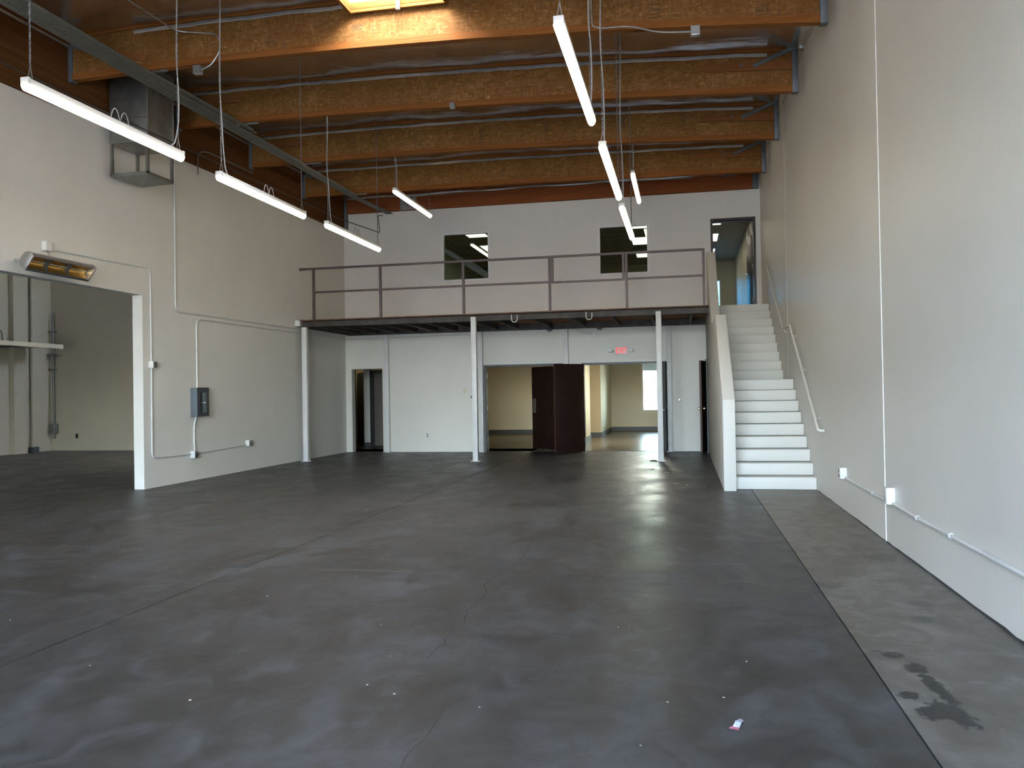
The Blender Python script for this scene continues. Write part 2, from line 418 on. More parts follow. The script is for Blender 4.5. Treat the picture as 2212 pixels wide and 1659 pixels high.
def wall(name, axis, p0, p1, u0, u1, z0, z1, holes, mat, parent=None):
    """wall slab between p0 and p1 along axis with rectangular holes (u0,u1,z0,z1)"""
    us = sorted({u0, u1, *[h[0] for h in holes], *[h[1] for h in holes]}); us = [u for u in us if u0 <= u <= u1]
    zs = sorted({z0, z1, *[h[2] for h in holes], *[h[3] for h in holes]}); zs = [z for z in zs if z0 <= z <= z1]
    def solid(i, j):
        if not (0 <= i < len(us) - 1 and 0 <= j < len(zs) - 1): return False
        cu, cz = (us[i] + us[i + 1]) / 2, (zs[j] + zs[j + 1]) / 2
        return not any(h[0] < cu < h[1] and h[2] < cz < h[3] for h in holes)
    def P(u, p, z): return (u, p, z) if axis == 'Y' else (p, u, z)
    mb = MB()
    for i in range(len(us) - 1):
        for j in range(len(zs) - 1):
            if not solid(i, j): continue
            a, b, c, d = us[i], us[i + 1], zs[j], zs[j + 1]
            for p in (p0, p1): mb.add([P(a, p, c), P(b, p, c), P(b, p, d), P(a, p, d)], [(0, 1, 2, 3)])
            if not solid(i - 1, j): mb.add([P(a, p0, c), P(a, p1, c), P(a, p1, d), P(a, p0, d)], [(0, 1, 2, 3)])
            if not solid(i + 1, j): mb.add([P(b, p0, c), P(b, p1, c), P(b, p1, d), P(b, p0, d)], [(0, 1, 2, 3)])
            if not solid(i, j - 1): mb.add([P(a, p0, c), P(b, p0, c), P(b, p1, c), P(a, p1, c)], [(0, 1, 2, 3)])
            if not solid(i, j + 1): mb.add([P(a, p0, d), P(b, p0, d), P(b, p1, d), P(a, p1, d)], [(0, 1, 2, 3)])
    o = mb.build(name, mat, parent, smooth=False)
    return o

# ------------------------------------------------------------------ floor
floor = struct(MB().box(-18.3, XR + 0.2, -6.6, 21.3, -0.30, -0.02).build('floor', 'joint_dark'), 'stained grey concrete warehouse floor with saw-cut joints')
JX1, JX2, JY1, JY2 = -3.69, 0.935, 6.53, 10.84
for x0, x1, cuts, mt in ((-18.3, JX1, (-6.6, JY1, 21.3), 'concrete'), (JX1, JX2, (-6.6, JY1, JY2, 21.3), 'concrete'), (JX2, XR + 0.2, (-6.6, 21.3), 'concrete_strip')):
    for ya, yb in zip(cuts[:-1], cuts[1:]):
        gx = 0.006 if x1 == JX2 else 0.0045
        if yb > 20.2 and x0 > -18: yb = YB + 0.1
        MB().box(x0 + (0.0045 if x0 > -18 else 0), x1 - gx, ya + 0.003, yb - 0.003, -0.10, 0.0).build('floor_slab', mt, floor, smooth=False)
def crack(pts, w):
    mb = MB(); random.seed(len(pts)); fine = []
    for a, b in zip(pts[:-1], pts[1:]):
        n = max(2, int((Vector(b) - Vector(a)).length / 0.05))
        for k in range(n): 
            t = k / n; fine.append((a[0] + (b[0] - a[0]) * t + random.uniform(-.008, .008), a[1] + (b[1] - a[1]) * t + random.uniform(-.008, .008)))
    fine.append(pts[-1]); vs = []
    for i, p in enumerate(fine):
        ww = w * random.uniform(0.35, 1.0) * (0.4 if i in (0, len(fine) - 1) else 1)
        vs += [(p[0] - ww, p[1], 0.0006), (p[0] + ww, p[1] + ww * .3, 0.0006), (p[0] + ww, p[1], -0.004), (p[0] - ww, p[1], -0.004)]
    fs = []
    for i in range(len(fine) - 1):
        for k in range(4): fs.append((i * 4 + k, i * 4 + (k + 1) % 4, i * 4 + 4 + (k + 1) % 4, i * 4 + 4 + k))
    mb.add(vs, fs).build('crack', 'crack_dark', floor, smooth=False)
crack([(-1.18, 8.32), (-1.412, 8.262), (-1.459, 7.946), (-1.416, 7.2), (-1.427, 6.7), (-1.476, 6.485), (-1.504, 6.143), (-1.429, 5.918), (-1.437, 5.646), (-1.442, 5.397), (-1.379, 5.1)], 0.0042)
crack([(-1.379, 5.1), (-1.428, 4.812), (-1.387, 4.679), (-1.41, 4.518), (-1.404, 4.379)], 0.0025)
crack([(-1.137, 3.941), (-1.061, 3.896), (-1.005, 3.917), (-0.884, 3.887), (-0.828, 3.89), (-0.737, 3.821), (-0.55, 3.88), (-0.374, 3.85), (-0.224, 3.801)], 0.0020)
crack([(-1.061, 3.896), (-1.051, 3.83), (-1.101, 3.728), (-1.093, 3.554), (-1.103, 3.353), (-1.114, 3.216), (-1.096, 3.0)], 0.0022)

# ------------------------------------------------------------------ walls
H = 7.0
wr = struct(MB().box(XR, XR + 0.2, -6.6, YB + 0.2, -0.02, H).build('wall_right', 'wall_paint', smooth=False), 'painted tilt-up concrete wall beside the staircase')
for jy in (8.34, 15.48):
    MB().tube([(XR + 0.002, jy, 0.0), (XR + 0.002, jy, 6.6)], 0.0095 if jy < 10 else 0.006, 8).build('joint_bead', 'caulk', wr)
# bottom edge of the right wall: chipped paint exposing the dark joint filler
random.seed(3); kb = MB(); y = 1.2; prev = 0.0
vs = []; 
while y < 12.4:
    hh = max(0.004, 0.02 * max(0, 1 - (y - 1) / 12) + random.uniform(-0.004, 0.008)); vs.append((y, hh)); y += random.uniform(0.12, 0.3)
kb.prism([(1.2, 0.0)] + vs + [(12.4, 0.0)], 'X', XR - 0.004, XR + 0.01).build('joint_filler', 'crack_dark', wr, smooth=False)
OPY0, OPY1, OPZ = 4.6, 11.95, 3.13
wl = struct(wall('wall_left', 'X', XL - 0.18, XL, -6.6, YB + 0.2, -0.02, H, [(OPY0, OPY1, -0.02, OPZ)], 'wall_paint'), 'left wall with wide opening into the neighbouring bay')
holes = [(-8.375, -7.515, -0.02, 2.13), (-4.86, -2.87, -0.02, 2.155), (-2.41, -0.375, -0.02, 2.15),
         (-5.89, -4.665, 4.28, 5.493), (-1.958, -0.75, 4.264, 5.46), (0.70, 1.714, 3.275, 5.47)]
wb = struct(wall('wall_back', 'Y', YB, YB + 0.2, XL - 0.18, XR + 0.2, -0.02, H, holes, 'wall_paint'), 'back wall with office doors below and windows above the mezzanine')
struct(wall('wall_front', 'Y', -6.8, -6.6, -18.5, XR + 0.2, -0.02, H, [(-4.3, 1.4, -0.02, 4.9), (-14.5, -11.0, -0.02, 3.0)], 'wall_paint'))
# thin patched outline on the upper back wall
pt = MB()
for a, b in (((-6.765, 5.6), (-6.765, 3.95)), ((-6.765, 3.95), (0.12, 3.90)), ((0.12, 3.90), (0.11, 5.93)), ((-7.1, 6.05), (-6.765, 5.6))):
    pt.bar((a[0], YB - 0.001, a[1]), (b[0], YB - 0.001, b[1]), 0.008, 0.005, (0, 1, 0))
pt.build('patch_outline', 'conduit_paint', wb)

# neighbouring bay seen through the left opening
bay_b = struct(MB().box(-18.25, XL - 0.18, 21.1, 21.3, -0.02, H).build('wall_bay_back', 'bay_paint', smooth=False))
bay_l = struct(MB().box(-18.25, -18.05, -6.6, 21.1, -0.02, H).build('wall_bay_left', 'bay_paint', smooth=False))
MB().box(-18.05, -17.9, 19.55, 20.0, 0, 6.9).build('pilaster', 'bay_paint', bay_l)
struct(MB().box(-18.25, XL - 0.18, -6.6, 21.3, H, H + 0.1).build('ceiling_bay', 'ceiling_tile', smooth=False))

# roof deck above the foil, with the skylight well cut through it
SK = (-4.17, -2.90, 8.60, 10.22)
roof = MB()
for a in ((-8.72, SK[0], -6.8, YB + .2), (SK[1], XR + .2, -6.8, YB + .2), (SK[0], SK[1],  -6.8, SK[2]), (SK[0], SK[1], SK[3], YB + .2)):
    roof.box(a[0], a[1], a[2], a[3], 6.98, 7.08)
ceiling = struct(roof.build('ceiling', 'deck_ply', smooth=False), 'roof underside covered with silver foil insulation')

# ------------------------------------------------------------------ roof joists and foil
BY = [7.85, 10.33, 12.87, 15.35, 17.75]
BZ = [(5.93, 5.95, 5.68), (5.985, 6.005, 5.735), (6.09, 6.035, 5.815), (6.065, 6.055, 5.855), (6.02, 5.99, 5.885)]
XA, XB = -8.46, 1.74
def zq(i, x):
    a, m, b = BZ[i]; t = (x - XA) / (XB - XA); t = min(1, max(0, t))
    return a * (1 - t) * (1 - 2 * t) + m * 4 * t * (1 - t) + b * t * (2 * t - 1)
def sweep(i, x0, x1, dy0, dy1, h0, h1, n=14):
    mb = MB(); y = BY[i]
    vs = []
    for k in range(n + 1):
        x = x0 + (x1 - x0) * k / n; z = zq(i, x)
        vs += [(x, y + dy0, z + h0), (x, y + dy1, z + h0), (x, y + dy1, z + h1), (x, y + dy0, z + h1)]
    fs = [(0, 1, 2, 3), tuple(n * 4 + q for q in (3, 2, 1, 0))]
    for k in range(n):
        for q in range(4): fs.append((k * 4 + q, k * 4 + (q + 1) % 4, k * 4 + 4 + (q + 1) % 4, k * 4 + 4 + q))
    return mb.add(vs, fs)
JL = ['closest roof joist overhead with skylight before it', 'deep wood roof joist lit by the skylight, nearest in view',
      'second wood roof joist from the skylight, oriented strand web', 'third wood roof joist from the skylight, many dark grade stamps', 'fourth wood roof joist, the one closest to the back wall']
def stamp(par, i, x, z, w, rows, seed):
    """printed grade stamp: short ruled bars and blocks, not legible"""
    rnd = random.Random(seed); mb = MB(); y = BY[i] - 0.0305
    for r, kind in enumerate(rows):
        zz = z - r * 0.042
        if kind == 'line': mb.box(x - w / 2, x + w / 2, y - 0.0008, y, zz, zz + 0.006)
        if kind == 'frame':
            mb.box(x - w / 2, x + w / 2, y - 0.0008, y, zz, zz + 0.005); mb.box(x - w / 2, x + w / 2, y - 0.0008, y, zz + 0.03, zz + 0.035)
        if kind in ('glyph', 'frame'):
            q = x - w / 2 + 0.006
            while q < x + w / 2 - 0.012:
                gw = rnd.uniform(0.004, 0.010); mb.box(q, q + gw, y - 0.0008, y, zz + rnd.uniform(0.003, 0.010), zz + rnd.uniform(0.018, 0.028)); q += gw + rnd.uniform(0.006, 0.016)
    mb.build('grade_stamp', 'ink', par, smooth=False)['kind'] = 'stuff'
def seam(par, i, x, seed):
    rnd = random.Random(seed); mb = MB(); y = BY[i] - 0.0305; z = zq(i, x) + 0.095
    top = zq(i, x) + 0.5
    mb.box(x - 0.002, x + 0.002, y - 0.0006, y, z, top)
    zz = z
    while zz < top - 0.05:
        hh = rnd.uniform(0.01, 0.07)
        if rnd.random() < 0.62:
            w = rnd.uniform(0.003, 0.011) * (1.5 if zz < z + 0.15 else 0.8)
            mb.add([(x, y - 0.001, zz), (x - w, y - 0.001, zz + hh * .3), (x - w * .3, y - 0.001, zz + hh), (x + w * .3, y - 0.001, zz + hh * .9), (x + w * .6, y - 0.001, zz + hh * .2)], [(0, 1, 2, 3, 4)])
        zz += hh + 0.01
    mb.build('web_seam', 'stain_brown', par, smooth=False)['kind'] = 'stuff'
joists = []
for i, y in enumerate(BY):
    t = thing('roof_joist', (-3.4, y, zq(i, -3.4)), JL[i], 'joist', 'wood roof joists')
    joists.append(t)
    sweep(i, XA + 0.06, XB - 0.06, -0.030, 0.030, 0.088, 0.60).build('web', 'osb', t)
    sweep(i, XA + 0.06, XB - 0.06, -0.052, 0.052, 0.0, 0.09).build('bottom_flange', 'flange_wood', t)
    sweep(i, XA + 0.06, XB - 0.06, -0.052, 0.052, 0.60, 0.69).build('top_flange', 'flange_wood', t)
    zl, zr = zq(i, XA), zq(i, XB)
    # steel hangers at both ends
    MB().box(XA - 0.01, XA + 0.062, y - 0.058, y + 0.058, zl - 0.02, zl + 0.52).build('hanger', 'hanger_steel', t, bevel=0.006)
    MB().box(XB - 0.085, XB + 0.005, y - 0.060, y + 0.060, zr - 0.008, zr + 0.64).build('hanger', 'hanger_steel', t, bevel=0.006)
    # packing block with bolts and the diagonal tension strap
    bk = sweep(i, 0.38, XB - 0.085, -0.058, -0.030, 0.33, 0.452, 4).build('packing_block', 'block_wood', t)
    for bx in (0.93, 1.12):
        MB().tube([(bx, y - 0.075, zq(i, bx) + 0.40), (bx, y - 0.05, zq(i, bx) + 0.40)], 0.022, 8).build('bolt', 'hanger_steel', bk)
    MB().bar((1.10, y - 0.066, zq(i, 1.1) + 0.385), (XR - 0.03, y - 0.066, zr + 0.69), 0.008, 0.058, (0, 0, 1)).build('tension_strap', 'hanger_steel', t)
    MB().box(XR - 0.075, XR - 0.001, y - 0.10, y - 0.03, zr + 0.62, zr + 0.70).build('anchor', 'galvanised', t, bevel=0.004)
    MB().bar((XA + 0.06, y - 0.045, zl + 0.50), (XA + 0.42, y - 0.045, zl + 0.38), 0.012, 0.07).build('strap_plate', 'hanger_steel', t)
    MB().bar((XA + 0.25, y - 0.044, zl + 0.43), (XA + 1.25, y - 0.044, zl + 0.20 if i == 1 else zl + 0.40), 0.026, 0.10).build('packing_block', 'block_wood', t)
for k, x in enumerate((-7.63, -5.155, -3.895, -2.605, -0.05, 1.2)): seam(joists[1], 1, x, 10 + k)
for k, x in enumerate((-6.2, -3.69, -2.40, 0.13, -4.9)): seam(joists[2], 2, x, 30 + k)
for k, x in enumerate((-6.08, -4.87, -3.49, -2.2, -0.9, 0.28)): seam(joists[3], 3, x, 50 + k)
for k, x in enumerate((-6.6, -4.7, -2.6, 0.3)): seam(joists[4], 4, x, 70 + k)
stamp(joists[1], 1, -5.35, 6.29, 0.15, ('line', '', 'frame', 'glyph'), 1)
stamp(joists[1], 1, -4.12, 6.42, 0.15, ('frame', '', '', 'frame', 'glyph'), 2)
stamp(joists[1], 1, -0.26, 6.17, 0.16, ('line', '', 'frame', 'glyph', 'line'), 3)
stamp(joists[1], 1, 1.01, 6.03, 0.17, ('line', 'glyph', 'frame', 'line'), 4)
stamp(joists[1], 1, -1.55, 6.40, 0.13, ('glyph', 'line'), 5)
for k, x in enumerate((-6.25, -4.98, -3.65, -2.41, -1.0, 0.1)):
    stamp(joists[3], 3, x, 6.44, 0.11, ('glyph', 'frame', 'glyph', 'frame', 'glyph', 'line', 'glyph', 'glyph'), 20 + k)
for k, x in enumerate((-3.75, -2.5)):
    stamp(joists[4], 4, x, 6.32, 0.10, ('glyph', 'frame', 'glyph', 'glyph'), 40 + k)
stamp(joists[2], 2, -0.3, 6.30, 0.10, ('line',), 60)

def foil_z(x, y):
    ys = [-6.6] + BY + [YB]
    zs = [zq(0, x) + 0.0] + [zq(i, x) for i in range(5)] + [zq(4, x) - 0.0]
    for a, b, za, zb in zip(ys[:-1], ys[1:], zs[:-1], zs[1:]):
        if a <= y <= b: return za + (zb - za) * (y - a) / (b - a) + 0.565
    return zs[-1] + 0.565
def foil_panel(x0, x1, y0, y1, seed):
    rnd = random.Random(seed); nx = max(6, int((x1 - x0) / 0.12)); ny = max(6, int((y1 - y0) / 0.12)); mb = MB(); vs = []
    ph = [rnd.uniform(0, 6.28) for _ in range(8)]
    for j in range(ny + 1):
        for k in range(nx + 1):
            x = x0 + (x1 - x0) * k / nx; y = y0 + (y1 - y0) * j / ny; t = j / ny
            sag = 0.05 * math.sin(math.pi * t)
            wr_ = 0.010 * math.sin(x * 2.1 + ph[0] + 1.5 * math.sin(y * 1.7 + ph[1])) + 0.007 * math.sin(y * 6 + ph[2] + 2 * math.sin(x * 1.3 + ph[3])) + 0.005 * math.sin(x * 7 + y * 3 + ph[4])
            vs.append((x, y, foil_z(x, y) + 0.07 - sag + wr_ * (1 if 0 < t < 1 else 0.4)))
    fs = [(j * (nx + 1) + k, j * (nx + 1) + k + 1, (j + 1) * (nx + 1) + k + 1, (j + 1) * (nx + 1) + k) for j in range(ny) for k in range(nx)]
    o = mb.add(vs, fs).build('foil_panel', 'foil', ceiling)
    return o
G = 0.03
edges = [-6.6] + BY + [YB - 0.1]
for q, (a, b) in enumerate(zip(edges[:-1], edges[1:])):
    a2 = a + G if q else a; b2 = b - G
    if q == 1:
        foil_panel(XL, SK[0] - 0.05, a2, b2, 11); foil_panel(SK[1] + 0.05, XR, a2, b2, 12); foil_panel(SK[0] - 0.05, SK[1] + 0.05, a2, SK[2] - 0.05, 13)
    else:
        foil_panel(XL, XR, a2, b2, 20 + q)
def foil_seam(i, x0, x1, seed):
    rnd = random.Random(seed); pts = []; x = x0
    while x < x1:
        pts.append((x, zq(i, x) + 0.535 + rnd.uniform(-.008, .008))); x += rnd.uniform(0.12, 0.3)
    pts.append((x1, zq(i, x1) + 0.535)); y = BY[i]; mb = MB(); vs = []
    for x, z in pts: vs += [(x, y - 0.032, z + 0.06), (x, y - 0.052, z + 0.045), (x, y - 0.060, z + 0.010), (x, y - 0.047, z - 0.004), (x, y - 0.032, z + 0.002)]
    fs = []
    for k in range(len(pts) - 1):
        for q in range(5): fs.append((k * 5 + q, k * 5 + (q + 1) % 5, k * 5 + 5 + (q + 1) % 5, k * 5 + 5 + q))
    mb.add(vs, fs).build('foil_seam', 'foil_tape', ceiling)
for i in range(5):
    if i == 1:
        foil_seam(1, XA + 1.05, SK[0] - 0.02, 5); foil_seam(1, SK[1] + 0.03, 1.25, 6)
    else: foil_seam(i, XA + 0.25, 1.30, 30 + i)

# glulam girder above the left wall
g = MB(); gy = [(-6.6, 5.50), (9.1, 5.55), (14.2, 5.645), (20.19, 5.65)]
vs = []
for y, z in gy: vs += [(XL + 0.001, y, z), (XA - 0.002, y, z), (XA - 0.002, y, 6.72), (XL + 0.001, y, 6.72)]
fs = [(0, 1, 2, 3), (15, 14, 13, 12)]
for k in range(3):
    for q in range(4): fs.append((k * 4 + q, k * 4 + (q + 1) % 4, k * 4 + 4 + (q + 1) % 4, k * 4 + 4 + q))
girder = tag(g.add(vs, fs).build('glulam_girder', 'glulam', smooth=False), 'long laminated timber girder running above the left wall', 'girder')
tag(MB().box(XA - 0.002, XA + 0.07, YB - 0.12, YB - 0.002, 5.62, 6.6).build('girder_shoe', 'hanger_steel', bevel=0.006), 'dark steel shoe where the girder meets the back corner', 'bracket')
tag(MB().bar((XA + 0.012, -6.5, 6.27), (XA + 0.012, 17.6, 6.55), 0.02, 0.035).build('foil_batten', 'galvanised'), 'grey metal batten along the top of the girder', 'batten')
led = thing('ledger_beam', (-3.3, YB - 0.05, 6.12), 'red-brown timber ledger along the top of the back wall', 'ledger')
MB().box(XA + 0.08, 1.66, YB - 0.10, YB - 0.001, 6.125, 6.62).build('ledger_board', 'ledger_wood', led, smooth=False)
MB().box(1.66, 1.80, YB - 0.11, YB - 0.001, 6.12, 6.50).build('end_plate', 'hanger_steel', led, bevel=0.005)
MB().box(-6.95, -6.55, YB - 0.106, YB - 0.098, 6.13, 6.42).build('splice_plate', 'galvanised', led)
MB().bar((1.05, YB - 0.11, 6.44), (XR - 0.02, YB - 0.11, 6.58), 0.01, 0.05).build('tension_strap', 'hanger_steel', led)
for bx in (0.8, 1.02): MB().tube([(bx, YB - 0.13, 6.42), (bx, YB - 0.10, 6.42)], 0.02, 8).build('bolt', 'hanger_steel', led)
tp = MB(); tp.tube([(x, YB - 0.11, 6.50 + 0.012 * math.sin(x * 3.1) - 0.008 * max(0, x)) for x in [XA + 0.1 + k * 0.2 for k in range(48)]], 0.028, 8).build('foil_seam', 'foil_tape', ceiling)

# ------------------------------------------------------------------ skylight
sk = thing('skylight', ((SK[0] + SK[1]) / 2, (SK[2] + SK[3]) / 2, 6.58), 'square roof skylight with timber curb and bright acrylic dome', 'skylight')
zc = 6.50
for nm, b in (('curb_board', (SK[0] - 0.045, SK[0], SK[2] - 0.045, SK[3] + 0.045)), ('curb_board', (SK[1], SK[1] + 0.045, SK[2] - 0.045, SK[3] + 0.045)), ('curb_board', (SK[0], SK[1], SK[2] - 0.045, SK[2])), ('curb_board', (SK[0], SK[1], SK[3], SK[3] + 0.045))):
    MB().box(b[0], b[1], b[2], b[3], zc, zc + 0.09).build(nm, 'curb_wood', sk, bevel=0.004)
    MB().box(b[0], b[1], b[2], b[3], zc + 0.091, 7.22).build('shaft_liner', 'shaft_grey', sk)
    MB().box(b[0] - 0.0 , b[1] + 0.0, b[2], b[3], zc - 0.045, zc - 0.003).build('curb_trim', 'curb_wood', sk, bevel=0.004)
n = 12; vs = []
for j in range(n + 1):
    for k in range(n + 1):
        u, v = k / n, j / n
        vs.append((SK[0] - 0.045 + (SK[1] - SK[0] + 0.09) * u, SK[2] - 0.045 + (SK[3] - SK[2] + 0.09) * v, 7.225 + 0.25 * (math.sin(math.pi * u) * math.sin(math.pi * v)) ** 0.5))
MB().add(vs, [(j * (n + 1) + k, j * (n + 1) + k + 1, (j + 1) * (n + 1) + k + 1, (j + 1) * (n + 1) + k) for j in range(n) for k in range(n)]).build('dome', 'acrylic_dome', sk)
MB().tube([(-3.50, SK[3] - 0.05, 6.62), (-3.50, SK[3] - 0.07, 6.50), (-3.50, SK[3] - 0.07, 6.40)], 0.028, 10).build('latch_handle', 'white_enamel', sk)

# ------------------------------------------------------------------ LED battens
def batten(x, y0, z, top, label, clips=True, cord_loop=True):
    L = 2.40
    t = thing('led_batten', (x, y0 + L / 2, z - 0.04), label, 'light fixture', 'hanging LED battens')
    MB().box(x - 0.040, x + 0.040, y0, y0 + L, z, z + 0.055).build('housing', 'white_enamel', t, bevel=0.004)
    MB().box(x - 0.043, x + 0.043, y0 - 0.012, y0 + 0.02, z - 0.004, z + 0.062).build('end_cap', 'white_enamel', t, bevel=0.004)
    MB().box(x - 0.043, x + 0.043, y0 + L - 0.02, y0 + L + 0.012, z - 0.004, z + 0.062).build('end_cap', 'white_enamel', t, bevel=0.004)
    prof = [(x + 0.045 * math.cos(a), z - 0.002 + 0.062 * math.sin(a)) for a in [math.pi + math.pi * k / 10 for k in range(11)]]
    mb = MB(); n = len(prof); ys = [(y0 - 0.020, 0.55), (y0 - 0.012, 0.85), (y0, 1.0), (y0 + L, 1.0), (y0 + L + 0.012, 0.85), (y0 + L + 0.02, 0.55)]
    vs = []
    for yy, s in ys: vs += [(x + (px - x) * s, yy, z - 0.002 + (pz - z + 0.002) * s) for px, pz in prof]
    fs = [tuple(range(n)), tuple(range(len(ys) * n - 1, (len(ys) - 1) * n - 1, -1))]
    for k in range(len(ys) - 1):
        for q in range(n): fs.append((k * n + q, k * n + (q + 1) % n, k * n + n + (q + 1) % n, k * n + n + q))
    mb.add(vs, fs).build('diffuser', 'led', t)
    for k, yy in enumerate((y0 + 0.06, y0 + L - 0.06)):
        # V hook and chain
        c = MB(); zt = top[k] if isinstance(top, tuple) else top
        c.tube([(x - 0.025, yy, z + 0.055), (x, yy, z + 0.20)], 0.004, 5); c.tube([(x + 0.025, yy, z + 0.055), (x, yy, z + 0.20)], 0.004, 5)
        zz = z + 0.20
        while zz < zt - 0.02:
            tw = 0.009 if int(round((zz - z) / 0.035)) % 2 else 0.0
            c.tube([(x - tw, yy - (0.009 if tw == 0 else 0), zz), (x + tw, yy + (0.009 if tw == 0 else 0), zz + 0.028)], 0.0045, 4)
            c.tube([(x + tw, yy + (0.009 if tw == 0 else 0), zz), (x - tw, yy - (0.009 if tw == 0 else 0), zz + 0.028)], 0.0045, 4)
            zz += 0.030
        ch = c.build('chain', 'chain_zinc', t)
    # supply cord strapped to one of the chains
    yy = y0 + 0.06 if cord_loop != 'far' else y0 + L - 0.06; sg = 1 if cord_loop != 'far' else -1
    zt = top if not isinstance(top, tuple) else top[0 if sg > 0 else 1]
    pts = [(x, yy + sg * 0.16, z + 0.058), (x + 0.01, yy + sg * 0.08, z + 0.12), (x + 0.02, yy + sg * 0.02, z + 0.35), (x + 0.016, yy, z + 0.7), (x - 0.012, yy, (z + zt) / 2), (x + 0.014, yy, zt - 0.15), (x + 0.012, yy, zt)]
    MB().tube(bend(pts, 0.2, 4), 0.0075, 6).build('supply_cord', 'cord_grey', t)
    if clips:
        a = [(x, y0 + 1.15 + 0.30 * k / 10, z + 0.056 + 0.13 * abs(math.sin(math.pi * k / 5 )) ** 0.7) for k in range(11)]
        MB().tube(a, 0.005, 5).build('wire_loop', 'cord_grey', t)
    return t
def ztop(y, x):
    i = min(range(5), key=lambda q: abs(BY[q] - y))
    return zq(i, x) - 0.0 if abs(BY[i] - y) < 0.07 else foil_z(x, y) + 0.05
for x, y0, z, lab, far in ((-5.80, 6.50, 4.33, 'LED batten hanging before the silver duct, nearest on the left', 'far'),
                      (-5.70, 9.55, 4.255, 'LED batten, second of the left row, right of the duct', 'near'),
                      (-5.70, 12.80, 4.275, 'LED batten, third of the left row, hanging before the mezzanine corner', 'near'),
                      (-5.61, 15.90, 5.555, 'short-chained LED batten high above the mezzanine, left one', 'near'),
                      (-0.91, 6.50, 4.36, 'LED batten hanging largest in the right row at top centre', 'far'),
                      (-0.83, 9.24, 4.165, 'LED batten, second of the right row', 'near'),
                      (-0.83, 12.22, 4.135, 'LED batten, third of the right row, before the right-hand upstairs window', 'near'),
                      (-0.885, 16.19, 5.645, 'short-chained LED batten high above the mezzanine, right one', 'near')):
    batten(x, y0, z, (ztop(y0 + 0.06, x), ztop(y0 + 2.34, x)), lab, True, far)

# ------------------------------------------------------------------ conduit bundle under the joists
for k in range(8):
    x = -7.33 + 0.047 * k
    yend = (20.16, 20.16, 20.16, 20.16, 17.6, 15.2, 13.0, 12.8)[k]
    pts = [(x, -6.5, 5.835), (x, 9.5, 5.875), (x, min(yend, 15.0), 5.95)]
    if yend > 15.3: pts.append((x, min(yend, 17.9), 5.975))
    if yend > 18: pts.append((x, yend, 6.075))
    tag(MB().tube(pts, 0.0150, 8).build('ceiling_conduit', 'dull_conduit'), '%s of the eight grey conduits bundled under the roof joists, counted from the girder' % ('first', 'second', 'third', 'fourth', 'fifth', 'sixth', 'seventh', 'last')[k], 'conduit', 'conduits in the bundle under the joists')
for i in range(1, 5):
    tag(MB().box(-7.40, -6.93, BY[i] - 0.02, BY[i] + 0.02, zq(i, -7.2) - 0.025, zq(i, -7.2) - 0.002).build('conduit_strut', 'galvanised'), 'flat strut under the %s joist from the skylight carrying the conduit bundle' % ('first', 'second', 'third', 'fourth')[i - 1], 'strut', 'conduit struts')

def loose_box(x, y, z, lab, s=0.055):
    t = thing('junction_box', (x, y, z - s), lab, 'junction box', 'roof junction boxes')
    MB().box(x - s, x + s, y - 0.04, y + 0.04, z - s, z + s).build('box_body', 'galvanised', t, bevel=0.004)
    MB().box(x - s * .92, x + s * .92, y - 0.044, y - 0.0405, z - s * .92, z + s * .92).build('cover', 'galvanised', t)
loose_box(0.22, 10.235, 5.765, 'square junction box under the skylit joist near the right wall')
loose_box(-3.52, 12.78, 6.04, 'small junction box under the second joist from the skylight', 0.04)
loose_box(-6.40, 10.235, 5.925, 'square junction box under the skylit joist near the left conduit bundle')
tag(MB().tube(bend([(-1.03, 10.25, 6.40), (-1.02, 10.25, 5.955), (-0.90, 10.26, 5.93), (-0.56, 10.26, 5.925), (-0.23, 10.24, 5.80), (0.16, 10.235, 5.765)], 0.15), 0.009, 6).build('cable', 'galvanised'), 'thin grey cable looping along the skylit joist to its right box', 'cable')
tag(MB().tube(bend([(-6.72, 9.0, 6.45), (-6.70, 10.2, 6.47), (-6.11, 10.26, 6.40), (-6.06, 10.25, 6.18), (-6.20, 10.24, 5.98), (-6.345, 10.235, 5.925)], 0.15), 0.009, 6).build('cable', 'galvanised'), 'thin grey cable drooping down the skylit joist to its left box', 'cable')
tag(MB().tube([(-6.90, YB - 0.13, 6.44), (-4.5, YB - 0.13, 6.50), (-2.5, YB - 0.13, 6.50), (0.3, YB - 0.13, 6.45)], 0.012, 6).build('ledger_conduit', 'galvanised'), 'thin conduit along the timber ledger on the back wall', 'conduit')

# black pipe that runs before the girder and turns up at the back wall
bp = tag(MB().tube(bend([(-7.69, -6.5, 5.36), (-7.69, 10, 5.40), (-7.69, 18.15, 5.54), (-7.49, 20.05, 5.585), (-7.53, 20.05, 6.03), (-7.40, 20.05, 6.01)], 0.05), 0.010, 6).build('black_pipe', 'black_iron'), 'thin black pipe running below the girder to the back wall', 'pipe')

